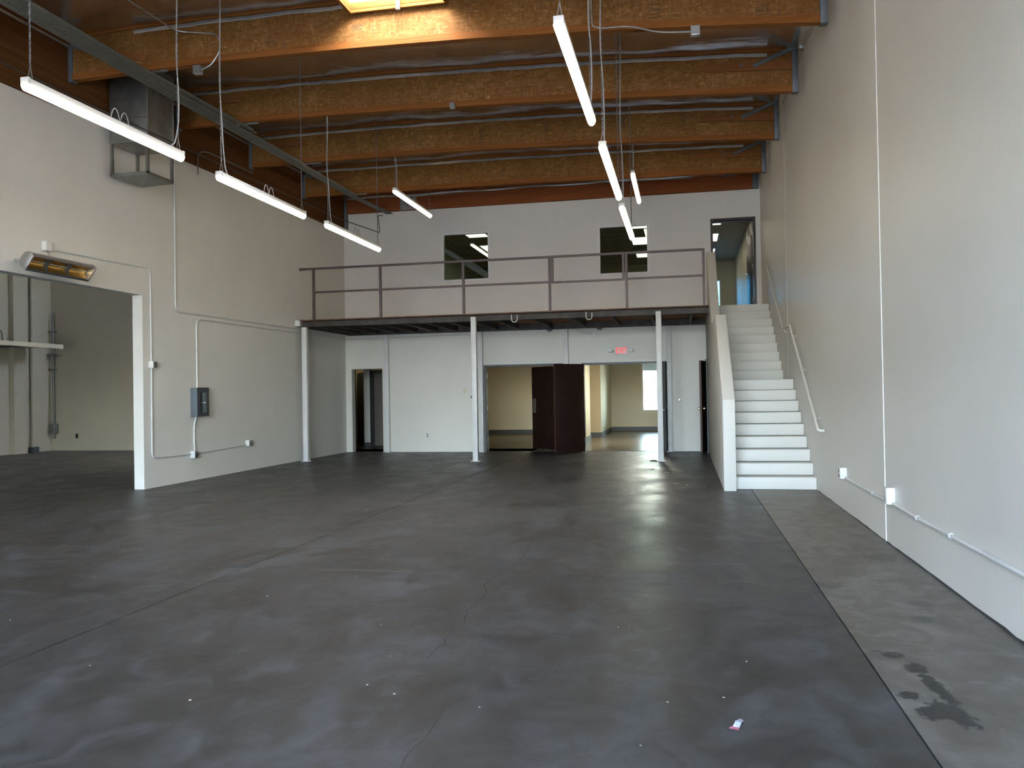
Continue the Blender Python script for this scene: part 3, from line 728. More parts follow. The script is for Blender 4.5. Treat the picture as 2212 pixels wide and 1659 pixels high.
# ------------------------------------------------------------------ duct on the left wall
dx0, dx1, dy0, dy1 = -8.422, -7.78, 11.085, 11.73
du = thing('air_duct', ((dx0 + dx1) / 2, (dy0 + dy1) / 2, 4.70), 'galvanised sheet-metal duct drop with open grille box on left wall', 'duct')
MB().box(dx0, dx1, dy0, dy1, 5.316, 6.50).build('plenum', 'duct_metal', du, bevel=0.004)
for x, y in ((dx0 + 0.02, dy0 + 0.02), (dx1 - 0.02, dy0 + 0.02), (dx0 + 0.02, dy1 - 0.02), (dx1 - 0.02, dy1 - 0.02)):
    MB().box(x - 0.02, x + 0.02, y - 0.02, y + 0.02, 4.842, 5.316).build('corner_post', 'duct_metal', du)
rim = MB()
for a in ((dx0, dx1, dy0, dy0 + 0.012), (dx0, dx1, dy1 - 0.012, dy1), (dx0, dx0 + 0.012, dy0, dy1), (dx1 - 0.012, dx1, dy0, dy1)):
    rim.box(*a, 4.817, 4.866)
rim.build('rim', 'duct_metal', du)
cx, cy = (dx0 + dx1) / 2, (dy0 + dy1) / 2
MB().add([(dx0, dy0, 4.822), (dx1, dy0, 4.822), (dx1, dy1, 4.822), (dx0, dy1, 4.822), (cx, cy, 4.712), (dx0, dy0, 4.830), (dx1, dy0, 4.830), (dx1, dy1, 4.830), (dx0, dy1, 4.830), (cx, cy, 4.89)],
         [(1, 0, 4), (2, 1, 4), (3, 2, 4), (0, 3, 4), (5, 6, 9), (6, 7, 9), (7, 8, 9), (8, 5, 9)]).build('bottom_pan', 'duct_metal', du, smooth=False)
MB().box(dx0 - 0.0, dx1 + 0.004, dy0 - 0.004, dy1 + 0.004, 5.675, 5.69).build('standing_seam', 'duct_metal', du)
MB().box(dx1, dx1 + 0.006, 11.40, 11.415, 5.33, 6.48).build('standing_seam', 'duct_metal', du)
MB().box(dx1 - 0.006, dx1 + 0.008, dy0 - 0.008, dy0 + 0.006, 5.316, 6.48).build('corner_seam', 'galvanised', du)
MB().box(dx1 - 0.006, dx1 + 0.008, dy1 - 0.006, dy1 + 0.008, 5.316, 6.48).build('corner_seam', 'galvanised', du)

for yy in (11.2, 11.6): MB().bar((XL, yy, 5.40), (dx0, yy, 5.40), 0.04, 0.04).build('wall_bracket', 'galvanised', du)
# ------------------------------------------------------------------ infrared heater above the opening
hy0, hy1 = 9.24, 10.37; hc = Vector((-8.24, 0, 3.255))
def hp(u, w):   # u along the opening plane (down and out), w along its normal
    a = math.radians(-123); du_ = Vector((math.cos(a), 0, math.sin(a))); dn = Vector((math.cos(a + math.pi / 2), 0, math.sin(a + math.pi / 2)))
    p = hc + du_ * u + dn * w; return (p.x, p.z)
ht = thing('infrared_heater', (hc.x, (hy0 + hy1) / 2, 3.10), 'wall-mounted infrared heater with three gold reflectors above the opening', 'heater')
outer = [hp(-0.105, 0.055), hp(-0.125, 0.02), hp(-0.12, -0.03), hp(-0.08, -0.075), hp(0.0, -0.09), hp(0.07, -0.075), hp(0.10, -0.03), hp(0.11, 0.04)]
inner = [hp(0.098, 0.038), hp(0.088, -0.02), hp(0.06, -0.055), hp(0.0, -0.068), hp(-0.06, -0.055), hp(-0.09, -0.02), hp(-0.092, 0.045)]
MB().prism(outer + inner, 'Y', hy0, hy1).build('housing', 'heater_shell', ht)
ecp = [hp(-0.11, 0.062), hp(-0.132, 0.02), hp(-0.126, -0.035), hp(-0.085, -0.082), hp(0.0, -0.098), hp(0.075, -0.082), hp(0.107, -0.035), hp(0.117, 0.045)]
for a, b in ((hy0 - 0.022, hy0), (hy1, hy1 + 0.022)): MB().prism(ecp, 'Y', a, b).build('end_cap', 'heater_shell', ht, bevel=0.004)
cells = [(hy0 + 0.01, hy0 + 0.35), (hy0 + 0.395, hy0 + 0.735), (hy0 + 0.78, hy1 - 0.01)]
for a, b in cells:
    trough = [hp(-0.085 + 0.17 * k / 12, -0.062 + 0.085 * ((k - 6) / 6) ** 2) for k in range(13)]
    back = [hp(-0.085 + 0.17 * k / 12, -0.066 + 0.085 * ((k - 6) / 6) ** 2) for k in range(12, -1, -1)]
    r_ = MB().prism(trough + back, 'Y', a, b).build('reflector', 'gold_reflector', ht)
    lx, lz = hp(0.0, -0.035)
    MB().tube([(lx, a + 0.01, lz), (lx, b - 0.01, lz)], 0.008, 8).build('quartz_tube', 'quartz', r_)
for a, b in ((cells[0][1], cells[1][0]), (cells[1][1], cells[2][0])):
    MB().prism([hp(-0.090, 0.020), hp(-0.085, -0.055), hp(0.0, -0.064), hp(0.085, -0.05), hp(0.095, 0.012), hp(0.0, -0.02)], 'Y', a + 0.012, b - 0.012).build('divider', 'box_dark', ht)
MB().prism([hp(0.09, 0.052), hp(0.112, 0.05), hp(0.118, 0.02), hp(0.098, 0.02)], 'Y', hy0, hy1).build('lower_lip', 'box_dark', ht)
for y in (9.35, 10.25): MB().bar((XL, y, 3.30), (hc.x - 0.06, y, 3.285), 0.04, 0.03).build('wall_bracket', 'galvanised', ht)

# ------------------------------------------------------------------ wall boxes and conduits
def wall_box(name, axis, c, w, h, d, lab, mat='painted_box', cover=None, sockets=0, cat='junction box', group=None, covermat=None, out=1):
    """axis X: on the left/right wall (out = +1/-1 along X); axis Y: on the back wall, out towards the camera"""
    x, y, z = c
    t = thing(name, (x, y, z - h / 2), lab, cat, group)
    def B(a0, a1, b0, b1, e0, e1):
        if axis == 'X':
            q = sorted((x + out * e0, x + out * e1)); return MB().box(q[0], q[1], y + a0, y + a1, z + b0, z + b1)
        return MB().box(x + a0, x + a1, y - e1, y - e0, z + b0, z + b1)
    B(-w / 2, w / 2, -h / 2, h / 2, 0.0, d).build('box_body', mat, t, bevel=min(0.006, d * .2))
    if cover: B(-w / 2 * cover, w / 2 * cover, -h / 2 * cover, h / 2 * cover, d, d + 0.006).build('cover_plate', covermat or mat, t, bevel=0.002)
    for k in range(sockets):
        zz = (k - (sockets - 1) / 2) * h * 0.42
        B(-w * .22, w * .22, zz - h * .13, zz + h * .13, d + 0.006, d + 0.010).build('socket', 'black_plastic', t)
    return t
def conduit(name, pts, r, lab, mat='conduit_paint', straps=(), bendr=0.14, cat='conduit'):
    lo = min(p[2] for p in pts)
    t = thing(name, (pts[0][0], pts[0][1], lo), lab, cat)
    MB().tube(bend(pts, bendr), r, 8).build('pipe', mat, t)
    for (p, ax) in straps:
        d = {'X': (0.012, 0, 0), 'Y': (0, 0.012, 0), 'Z': (0, 0, 0.012)}[ax]
        MB().tube([tuple(p[k] - d[k] for k in range(3)), tuple(p[k] + d[k] for k in range(3))], r * 1.35, 8).build('strap', mat, t)
    return t
LX = XL + 0.018
BYw = YB - 0.018
conduit('wall_conduit', [(LX, 12.83, 5.60), (LX, 12.82, 2.95), (LX, 17.7, 2.995), (LX, YB - 0.02, 2.985), (-5.2, BYw, 2.995), (-2.56, BYw, 2.99), (-2.30, BYw, 2.862), (-2.14, BYw, 2.862)], 0.015,
        'white conduit dropping from the girder beside the duct, running to back wall box', straps=[((LX, 12.827, 4.3), 'Z'), ((LX, 12.823, 3.6), 'Z'), ((LX, 14.9, 2.968), 'Y'), ((-6.0, BYw, 2.99), 'X')])
conduit('wall_conduit', [(LX, 13.44, 1.635), (LX, 13.44, 2.875), (LX, 17.7, 2.90), (LX, YB - 0.02, 2.89), (-5.17, BYw, 2.935), (-5.17, BYw, 1.42)], 0.015,
        'white conduit rising from the grey switch box and running under the mezzanine', straps=[((LX, 13.44, 2.2), 'Z'), ((LX, 15.3, 2.886), 'Y')])
conduit('wall_conduit', [(LX, 9.93, 3.535), (LX, 12.135, 3.585), (LX, 12.14, 2.06)], 0.013, 'white conduit from the heater box bending down beside the opening', straps=[((LX, 11.0, 3.557), 'Y'), ((LX, 12.138, 2.8), 'Z')])
conduit('wall_conduit', [(LX, 12.14, 1.96), (LX, 12.13, 0.49), (LX, 13.22, 0.475)], 0.014, 'white conduit running down beside the opening to the low outlet', straps=[((LX, 12.135, 1.2), 'Z'), ((LX, 12.9, 0.478), 'Y')], bendr=0.1)
conduit('wall_conduit', [(LX, 13.33, 0.475), (LX, 15.12, 0.515)], 0.013, 'white conduit between the two low outlets on the left wall', straps=[((LX, 13.9, 0.488), 'Y'), ((LX, 14.6, 0.503), 'Y')])
conduit('wall_conduit', [(LX, 13.40, 1.135), (LX, 13.33, 0.96), (LX, 13.33, 0.62), (LX, 13.35, 0.50)], 0.015, 'short white conduit below the grey switch box', straps=[((LX, 13.33, 0.92), 'Z'), ((LX, 13.33, 0.68), 'Z')], bendr=0.06)
wall_box('junction_box', 'X', (XL, 9.86, 3.56), 0.12, 0.13, 0.07, 'white junction box just above the infrared heater', cover=0.94)
tag(MB().tube([(XL + 0.05, 9.85, 3.50), (XL + 0.09, 9.84, 3.44), (-8.30, 9.82, 3.34)], 0.010, 6).build('heater_whip', 'galvanised'), 'short flexible lead from the box down to the heater', 'cable')
wall_box('switch_box', 'X', (XL, 12.14, 2.01), 0.11, 0.11, 0.09, 'small grey-faced box half way down the conduit by the opening', cover=0.9, covermat='duct_metal')
wall_box('outlet_box', 'X', (XL, 13.28, 0.46), 0.11, 0.13, 0.09, 'low outlet box under the grey switch box', cover=0.9, covermat='duct_metal', sockets=1, cat='outlet')
wall_box('outlet_box', 'X', (XL, 15.18, 0.545), 0.12, 0.12, 0.08, 'low outlet box at the end of the left wall conduit', cover=0.9, covermat='duct_metal', cat='outlet')
dsc = thing('disconnect_switch', (XL, 13.43, 1.13), 'grey electrical disconnect box with black handle slot on the left wall', 'switch box')
MB().box(XL, XL + 0.13, 13.255, 13.615, 1.135, 1.635).build('enclosure', 'box_grey', dsc, bevel=0.006)
MB().box(XL + 0.13, XL + 0.142, 13.25, 13.62, 1.13, 1.64).build('door', 'box_dark', dsc, bevel=0.004)
MB().box(XL + 0.142, XL + 0.146, 13.33, 13.40, 1.20, 1.55).build('handle_slot', 'black_plastic', dsc)
MB().box(XL + 0.142, XL + 0.150, 13.41, 13.53, 1.20, 1.55).build('data_plate', 'box_grey', dsc, bevel=0.002)
MB().tube([(XL + 0.142, 13.375, 1.37), (XL + 0.19, 13.375, 1.37)], 0.011, 8).sphere((XL + 0.20, 13.375, 1.37), 0.024).build('handle', 'steel_bright', dsc)
# short stub conduit beside the girder, and its bracket
conduit('wall_conduit', [(XA + 0.02, 15.4, 5.98), (XA + 0.02, 13.75, 5.95), (XA + 0.02, 13.45, 5.86), (XA + 0.02, 13.45, 5.45)], 0.013, 'thin grey conduit hooked down the face of the girder', mat='dull_conduit', straps=[((XA + 0.02, 13.45, 5.72), 'Z')])

# right wall
RX = XR - 0.016
wall_box('outlet_box', 'X', (XR, 10.27, 0.455), 0.10, 0.13, 0.07, 'white outlet box on the right wall nearest the stairs', cover=0.92, covermat='white_enamel', sockets=2, cat='outlet', out=-1)
wall_box('outlet_box', 'X', (XR, 8.02, 0.47), 0.10, 0.15, 0.07, 'white outlet box on the right wall beside the vertical joint', cover=0.92, cat='outlet', out=-1)
conduit('wall_conduit', [(RX, 10.22, 0.405), (RX, 10.05, 0.40), (RX, 8.30, 0.40)], 0.014, 'white conduit between the stair outlet and the wall joint', straps=[((RX, 8.8, 0.40), 'Y')])
conduit('wall_conduit', [(RX, 7.98, 0.405), (RX, 7.7, 0.405), (RX, 7.3, 0.395), (RX, 5.0, 0.400), (RX, -6.5, 0.400)], 0.0155, 'long white conduit running low along the right wall towards the camera', straps=[((RX, 7.2, 0.395), 'Y'), ((RX, 6.35, 0.397), 'Y'), ((RX, 4.2, 0.40), 'Y')])
# nail holes and paint chips on the right wall
random.seed(21); ch = MB()
for k in range(60):
    y = random.uniform(4.6, 14); z = random.uniform(0.25, 4.0) if random.random() < .7 else random.uniform(0.1, 0.5); r = random.uniform(0.004, 0.011)
    ch.add([(XR - 0.0008, y - r, z), (XR - 0.0008, y, z - r * 1.4), (XR - 0.0008, y + r * .8, z), (XR - 0.0008, y, z + r * 1.6)], [(0, 1, 2, 3)])
o = ch.build('paint_fleck', 'caulk', wr, smooth=False); o['kind'] = 'stuff'

# back wall plates
wall_box('outlet_plate', 'Y', (-6.345, YB, 0.42), 0.075, 0.12, 0.008, 'white outlet plate low on the back wall between posts', sockets=2, cat='outlet')
wall_box('switch_plate', 'Y', (-5.36, YB, 1.515), 0.075, 0.12, 0.008, 'beige switch plate on the back wall left of the centre post', mat='beige_plastic', cover=0.4, cat='switch')
wall_box('thermostat', 'Y', (-5.17, YB, 1.37), 0.10, 0.12, 0.04, 'white control box with black knob at the end of the conduit', cover=0.5, covermat='black_plastic', cat='thermostat')
wall_box('junction_box', 'Y', (-2.077, YB, 2.832), 0.11, 0.11, 0.03, 'square white junction box high on the back wall under the mezzanine', cover=0.95)
wall_box('door_stop', 'Y', (-0.095, YB, 1.217), 0.06, 0.06, 0.02, 'small bright door stop on the wall right of the double doors', mat='steel_bright', cover=0.7, cat='door stop')

# exit sign
ex = thing('exit_sign', (-1.44, YB, 2.32), 'red EXIT sign with two emergency lamp heads above the doors', 'exit sign')
MB().box(-1.62, -1.26, YB - 0.045, YB - 0.001, 2.325, 2.535).build('housing', 'white_enamel', ex, bevel=0.006)
MB().box(-1.585, -1.295, YB - 0.049, YB - 0.0455, 2.352, 2.508).build('face_plate', 'exit_face', ex)
fc = bpy.data.curves.new('exit_text', 'FONT'); fc.body = 'EXIT'; fc.size = 0.205; fc.extrude = 0.001; fc.align_x = 'CENTER'; fc.offset = 0.0022
fo = bpy.data.objects.new('exit_text', fc); COL.objects.link(fo)
bpy.context.view_layer.update()
me = bpy.data.meshes.new_from_object(fo.evaluated_get(bpy.context.evaluated_depsgraph_get())); bpy.data.objects.remove(fo)
xs = [v.co.x for v in me.vertices]; ys = [v.co.y for v in me.vertices]
sx = 0.265 / (max(xs) - min(xs)); sy = 0.140 / (max(ys) - min(ys)); mxx = (max(xs) + min(xs)) / 2; mny = min(ys)
o3 = ORG[ex.name]
for v in me.vertices:
    x, y, z = v.co; v.co = (-1.44 + (x - mxx) * sx - o3.x, YB - 0.0505 - z - o3.y, 2.360 + (y - mny) * sy - o3.z)
me.materials.clear(); me.materials.append(MATS['exit_red'])
lt = bpy.data.objects.new('lettering', me); COL.objects.link(lt); lt.parent = ex; ORG[lt.name] = o3
for s in (-1, 1):
    hx = -1.705 if s < 0 else -1.215
    hd = MB().box(hx - 0.055, hx + 0.055, YB - 0.10, YB - 0.02, 2.385, 2.475).build('lamp_head', 'white_enamel', ex, bevel=0.014)
    MB().tube([(hx, YB - 0.112, 2.43), (hx, YB - 0.10, 2.43)], 0.036, 14).build('lens', 'lamp_lens', hd)
    MB().tube([(hx - s * 0.04, YB - 0.05, 2.42), (hx - s * 0.10, YB - 0.03, 2.42)], 0.014, 8).build('arm', 'white_enamel', ex)

# ------------------------------------------------------------------ mezzanine
PX0, PX1 = -8.40, 0.534
mz = thing('mezzanine_platform', (-3.9, 18.8, 3.0), 'dark steel mezzanine platform with plywood deck against the back wall', 'platform')
MB().box(PX0, PX1, YF - 0.08, YB - 0.004, 3.142, 3.167).build('deck', 'deck_ply', mz, smooth=False)
MB().box(PX0, PX1, YF - 0.085, YF - 0.081, 3.143, 3.1665).build('rust_edge', 'rust_steel', mz)
fs_ = MB().box(PX0, PX1, YF - 0.006, YF + 0.006, 3.00, 3.141).box(PX0, PX1, YF - 0.006, YF + 0.05, 3.131, 3.141).box(PX0, PX1, YF - 0.006, YF + 0.05, 3.00, 3.010)
fs_.build('edge_channel', 'fascia_steel', mz, smooth=False)
x = PX0 + 0.30
while x < PX1 - 0.05:
    MB().box(x - 0.004, x + 0.004, YF + 0.008, YB - 0.06, 3.005, 3.140).box(x, x + 0.045, YF + 0.008, YB - 0.06, 3.005, 3.011).build('deck_joist', 'fascia_steel', mz, smooth=False)
    x += 0.52 if x < -4.4 else 0.82
MB().box(PX0, PX1, YB - 0.055, YB - 0.004, 2.99, 3.140).build('rear_channel', 'fascia_steel', mz, smooth=False)
MB().box(PX0, PX0 + 0.01, YF, YB - 0.06, 3.0, 3.14).build('side_channel', 'fascia_steel', mz, smooth=False)
MB().box(XL + 0.002, PX0, YF - 0.08, YF + 0.04, 3.03, 3.16).build('wall_bracket', 'post_paint', mz)
PW = 0.056
def post(x, y, z1, lab, base=True):
    rear = y > 19
    t = thing('steel_post', (x, y, 0), lab, 'post', 'white steel posts under the mezzanine')
    MB().box(x - PW, x + PW, y - PW, y + PW, 0.008, z1).build('shaft', 'post_paint', t, bevel=0.006)
    if base:
        bp_ = MB().box(x - 0.10, x + 0.10, y - 0.085, y + (0.057 if rear else 0.085), 0.0, 0.010).build('base_plate', 'post_paint', t, bevel=0.002)
        for s in (-1, 1): MB().tube([(x + s * 0.082, y, 0.01), (x + s * 0.082, y, 0.028)], 0.010, 6).build('anchor_bolt', 'galvanised', bp_)
post(-8.29, 17.355, 2.998, 'white steel post under the left end of the mezzanine')
post(-4.385, 17.355, 3.095, 'white steel post in front at the middle of the mezzanine')
post(-0.475, 17.355, 3.075, 'white steel post in front of the right double door')
post(-7.386, YB - 0.06, 2.98, 'white post on the back wall beside the narrow doorway')
post(-4.925, YB - 0.06, 2.98, 'white post on the back wall left of the first double door')
post(-2.785, YB - 0.06, 2.98, 'white post on the back wall between the two double doors')
post(-0.32, YB - 0.06, 2.98, 'white post on the back wall right of the exit sign')
for hx, lab in ((-3.49, 'left'), (-1.90, 'right')):
    pts = [(hx - 0.062, 17.34, 3.12)] + [(hx - 0.062 * math.cos(a), 17.34, 3.02 - 0.065 * math.sin(a)) for a in [math.pi * k / 10 for k in range(11)]] + [(hx + 0.062, 17.34, 3.10)]
    tag(MB().tube(pts, 0.011, 8).build('u_hook', 'post_paint'), 'pale U-shaped hook under the mezzanine edge, %s of the two' % lab, 'hook', 'hooks under the mezzanine edge')
for bx, lab in ((-3.17, 'small dark clamp under the mezzanine by the back wall, over the first double door'), (-1.95, 'small dark clamp under the mezzanine by the back wall, above the junction box')):
    tag(MB().box(bx - 0.06, bx + 0.06, YB - 0.16, YB - 0.06, 2.955, 2.99).tube([(bx - 0.045, YB - 0.12, 2.955), (bx - 0.045, YB - 0.12, 2.93), (bx + 0.045, YB - 0.12, 2.93), (bx + 0.045, YB - 0.12, 2.955)], 0.006, 6).build('beam_clamp', 'box_dark'), lab, 'clamp', 'beam clamps')

# railing
RY = 17.36
rl = thing('mezzanine_railing', (-3.9, RY, 3.17), 'bare steel guard railing along the mezzanine edge', 'railing')
PXs = [-8.065, -6.487, -4.60, -2.722, -1.110, 0.447]
RZ = 4.305
MB().bar((-8.40, RY, RZ), (-2.697, RY, RZ), 0.045, 0.045).build('top_rail', 'rail_steel', rl)
MB().bar((-1.135, RY, RZ), (0.472, RY, RZ), 0.045, 0.045).build('top_rail', 'rail_steel', rl)
for p in PXs: MB().box(p - 0.025, p + 0.025, RY - 0.025, RY + 0.025, 3.167, RZ - 0.023).build('post', 'rail_steel', rl)
for a, b in ((0, 1), (1, 2), (2, 3), (4, 5)):
    MB().bar((PXs[a] + 0.025, RY, 3.775), (PXs[b] - 0.025, RY, 3.775), 0.04, 0.042).build('mid_rail', 'rail_steel', rl)
gt = thing('railing_gate', (-1.92, RY, 3.74), 'liftable steel gate section in the mezzanine railing', 'gate')
MB().bar((-2.694, RY - 0.003, RZ + 0.002), (-1.138, RY - 0.003, RZ + 0.002), 0.045, 0.045).build('top_rail', 'rail_steel', gt)
MB().bar((-2.683, RY - 0.003, 3.765), (-1.149, RY - 0.003, 3.765), 0.04, 0.042).build('mid_rail', 'rail_steel', gt)
for x in (-2.660, -1.172): MB().box(x - 0.024, x + 0.024, RY - 0.028, RY + 0.022, 3.745, RZ - 0.02).build('post', 'rail_steel', gt)

# ------------------------------------------------------------------ staircase
SX0, SX1 = 0.540, 0.714
st = thing('staircase', (1.18, 15.5, 0), 'white painted concrete staircase with mid landing along the right wall', 'staircase')
lowY = [12.46 + k * 0.2916 for k in range(9)]; upY = [16.223 + k * 0.2976 for k in range(9)]
def step(y0, y1, ztop, h, nm='step'):
    mb = MB().box(SX1 + 0.003, XR - 0.004, y0, y1 - 0.003, ztop - h + 0.004, ztop)
    mb.build(nm, 'stair_paint', st, bevel=0.007)
    MB().box(SX1 + 0.003, XR - 0.004, y0 + 0.02, y1 + 0.02, ztop - h - 0.03, ztop - h + 0.004).build('step_joint', 'joint_dark', st)
r1, r2_ = 0.1784, 0.1855
for k in range(9):
    y1 = lowY[k + 1] if k < 8 else upY[0]
    step(lowY[k], y1, r1 * (k + 1), r1, 'step' if k < 8 else 'landing')
for k in range(9):
    y1 = upY[k + 1] if k < 8 else YB - 0.01
    step(upY[k], y1, r1 * 9 + r2_ * (k + 1), r2_, 'step' if k < 8 else 'top_landing')
prof = [(12.235, 0), (12.235, 1.30), (14.23, 2.69), (16.2, 2.69), (18.25, 4.39), (18.62, 4.39), (18.62, 3.26), (YB - 0.003, 3.26), (YB - 0.003, 0)]
MB().prism(prof, 'X', SX0, SX1).build('side_wall', 'stair_paint', st, bevel=0.010)
hr = thing('handrail', (1.75, 15, 0.9), 'white tubular wall handrail following the staircase', 'handrail')
HX = 1.752
MB().tube(bend([(XR - 0.005, 11.70, 0.875), (HX, 11.72, 0.88), (HX, 14.50, 2.50)], 0.05), 0.021, 10).build('lower_rail', 'stair_paint', hr)
MB().tube(bend([(HX, 14.50, 2.50), (HX, 15.50, 2.52), (HX, 18.45, 4.19), (XR - 0.005, 18.5, 4.2)], 0.08), 0.019, 10).build('upper_rail', 'stair_paint', hr)
for y, z in ((12.1, 1.10), (13.3, 1.80), (14.3, 2.38), (15.45, 2.52), (16.9, 3.31), (18.2, 4.05)):
    MB().tube([(XR - 0.002, y, z - 0.07), (XR - 0.035, y, z - 0.075), (HX, y, z - 0.015)], 0.008, 6).tube([(XR - 0.008, y, z - 0.07), (XR - 0.001, y, z - 0.07)], 0.030, 10).build('bracket', 'stair_paint', hr)

# ------------------------------------------------------------------ doors in the back wall
def hinge_leaf(nm, a, b, z1, mat, thick=0.045):
    """door leaf slab from hinge a to free edge b"""
    return MB().bar((a[0], a[1], z1 / 2 + 0.005), (b[0], b[1], z1 / 2 + 0.005), thick, z1 - 0.01)
def frame(name, x0, x1, z0, z1, mat, label, w=0.05, depth=(-0.012, 0.212)):
    o = MB().box(x0, x0 + w, YB + depth[0], YB + depth[1], z0, z1).box(x1 - w, x1, YB + depth[0], YB + depth[1], z0, z1).box(x0 + w, x1 - w, YB + depth[0], YB + depth[1], z1 - w, z1).build(name, mat, smooth=False)
    return struct(o, label)
d1 = frame('door_1', -4.86, -2.87, 0.0, 2.155, 'door_frame_dark', 'left double doorway under the mezzanine with dark frame')
d2 = frame('door_2', -2.41, -0.375, 0.0, 2.15, 'door_frame_dark', 'right double doorway under the EXIT sign')
def leaf(parent, a, b, z1, hardware=None, label=None, edge=True):
    o = hinge_leaf('door_leaf', a, b, z1, 'door_brown').build('door_leaf', 'door_brown', parent, bevel=0.002)
    if label: o['label'] = label
    A, B = Vector((a[0], a[1], 0)), Vector((b[0], b[1], 0)); d = (B - A).normalized(); n = d.cross(Vector((0, 0, 1)))
    if n.y > 0: n = -n      # towards the camera
    if edge: MB().bar(tuple(B + d * 0.002 + Vector((0, 0, 0.01))), tuple(B + d * 0.002 + Vector((0, 0, z1 - 0.01))), 0.04, 0.004, tuple(d)).build('leaf_edge', 'door_edge', o)
    for z in (0.28, 1.08, 1.88):
        p = A + n * 0.03 + Vector((0, 0, z)); MB().tube([tuple(p - Vector((0, 0, 0.06))), tuple(p + Vector((0, 0, 0.06)))], 0.012, 8).build('hinge', 'steel_bright', o)
    p = B - d * 0.075
    if hardware == 'plate':
        MB().bar(tuple(p + n * 0.026 + Vector((0, 0, 0.93))), tuple(p + n * 0.026 + Vector((0, 0, 1.30))), 0.11, 0.006, tuple(n)).build('lock_plate', 'steel_bright', o)
        MB().sphere(tuple(p + n * 0.06 + Vector((0, 0, 1.02))), 0.030).tube([tuple(p + n * 0.02 + Vector((0, 0, 1.02))), tuple(p + n * 0.06 + Vector((0, 0, 1.02)))], 0.014, 8).build('knob', 'box_dark', o)
    if hardware == 'lever':
        q = p + n * 0.055 + Vector((0, 0, 1.0)); MB().tube([tuple(p + n * 0.022 + Vector((0, 0, 1.0))), tuple(q)], 0.012, 8).tube([tuple(q), tuple(q - d * 0.12)], 0.010, 8).tube([tuple(p + n * 0.022 + Vector((0, 0, 1.0))), tuple(p + n * 0.03 + Vector((0, 0, 1.0)))], 0.03, 10).build('lever', 'steel_bright', o)
        q = p - n * 0.055 + Vector((0, 0, 1.0)); MB().tube([tuple(p - n * 0.022 + Vector((0, 0, 1.0))), tuple(q)], 0.012, 8).tube([tuple(q), tuple(q - d * 0.12)], 0.010, 8).build('lever', 'steel_bright', o)
    if hardware == 'knob':
        for s in (-1, 1):
            q = p + n * 0.06 * s + Vector((0, 0, 1.02)); MB().sphere(tuple(q), 0.032).tube([tuple(p + Vector((0, 0, 1.02))), tuple(q)], 0.014, 8).build('knob', 'brass', o)
    return o
leaf(d1, (-2.955, 20.43), (-3.80, 21.10), 2.10, 'plate', 'dark brown door leaf swung inward with steel lock plate')
leaf(d2, (-2.37, 20.165), (-3.005, 19.60), 2.125, None, 'dark brown door leaf swung out towards the left')
leaf(d2, (-0.405, 20.165), (-0.525, 19.45), 2.125, 'lever', 'dark brown door leaf swung out behind the white post')
d3 = struct(MB().box(0.515, 0.537, 19.5, 20.17, 0, 2.16).build('door_3', 'door_frame_dark'), 'under-stair closet doorway with ajar leaf')
leaf(d3, (0.500, 20.15), (0.385, 19.60), 2.125, 'knob')
# drop-bolt header trims
for x0, x1 in ((-4.86, -2.80), (-2.46, -0.375)):
    MB().box(x0, x1, YB - 0.016, YB - 0.001, 2.155, 2.172).build('header_trim', 'conduit_paint', wb)
for x in (-4.80,):
    for z in (0.28, 1.08, 1.88): MB().tube([(x, YB + 0.05, z - 0.06), (x, YB + 0.05, z + 0.06)], 0.012, 8).build('hinge', 'steel_bright', d1)

# narrow doorway on the left and the small lobby behind it
d4 = struct(MB().box(-8.376, -8.36, YB, YB + 0.2, 0, 2.13).box(-7.53, -7.514, YB, YB + 0.2, 0, 2.13).build('door_4', 'wall_paint', smooth=False), 'narrow cased opening at the left of the back wall')
struct(MB().box(-8.96, -8.765, 22.5, 22.62, 0, 2.7).build('wall_lobby_back', 'wall_paint', smooth=False))
struct(MB().box(-8.96, -8.765, 22.485, 22.4995, 0, 0.11).build('baseboard_lobby', 'baseboard_grey', smooth=False))
d5 = struct(MB().box(-8.762, -8.655, 22.46, 22.60, 0, 2.16).box(-8.655, -7.6, 22.46, 22.60, 2.08, 2.16).build('door_5', 'black_plastic', smooth=False), 'lobby door with black frame and taupe leaf')
MB().box(-8.653, -7.7, 22.52, 22.565, 0.01, 2.075).build('door_leaf', 'door_taupe', d5)
struct(MB().box(-10.6, -7.2, 24.6, 24.7, 0, 2.7).build('wall_kitchen_back', 'tan_paint', smooth=False))
d6 = struct(MB().bar((-8.985, 22.66, 1.06), (-9.50, 23.38, 1.06), 0.045, 2.1).build('door_6', 'black_plastic'), 'black door leaf swung into the kitchen')
kn = Vector((-9.40, 23.2, 1.0)); MB().sphere(tuple(kn + Vector((-0.05, -0.04, 0))), 0.03).build('knob', 'brass', d6)
struct(MB().box(-10.6, -7.2, YB + 0.2, 24.7, -0.1, 0.0).build('floor_lobby', 'plank_floor', smooth=False))
struct(MB().box(-10.6, -7.2, YB + 0.2, 24.7, 2.7, 2.8).build('ceiling_lobby', 'ceiling_tile', smooth=False))
struct(MB().box(-10.7, -10.6, YB + 0.2, 24.7, 0, 2.7).build('wall_lobby_left', 'tan_paint', smooth=False))
struct(MB().box(-7.3, -7.2, YB + 0.2, 24.7, 0, 2.7).build('wall_lobby_right', 'wall_paint', smooth=False))
kc = thing('kitchen_cabinet', (-9.9, 24.4, 1.4), 'yellow wall cabinet glimpsed through the narrow doorway', 'cabinet')
MB().box(-10.4, -9.25, 24.25, 24.59, 1.38, 2.12).build('carcass', 'yellow_cabinet', kc, bevel=0.004)
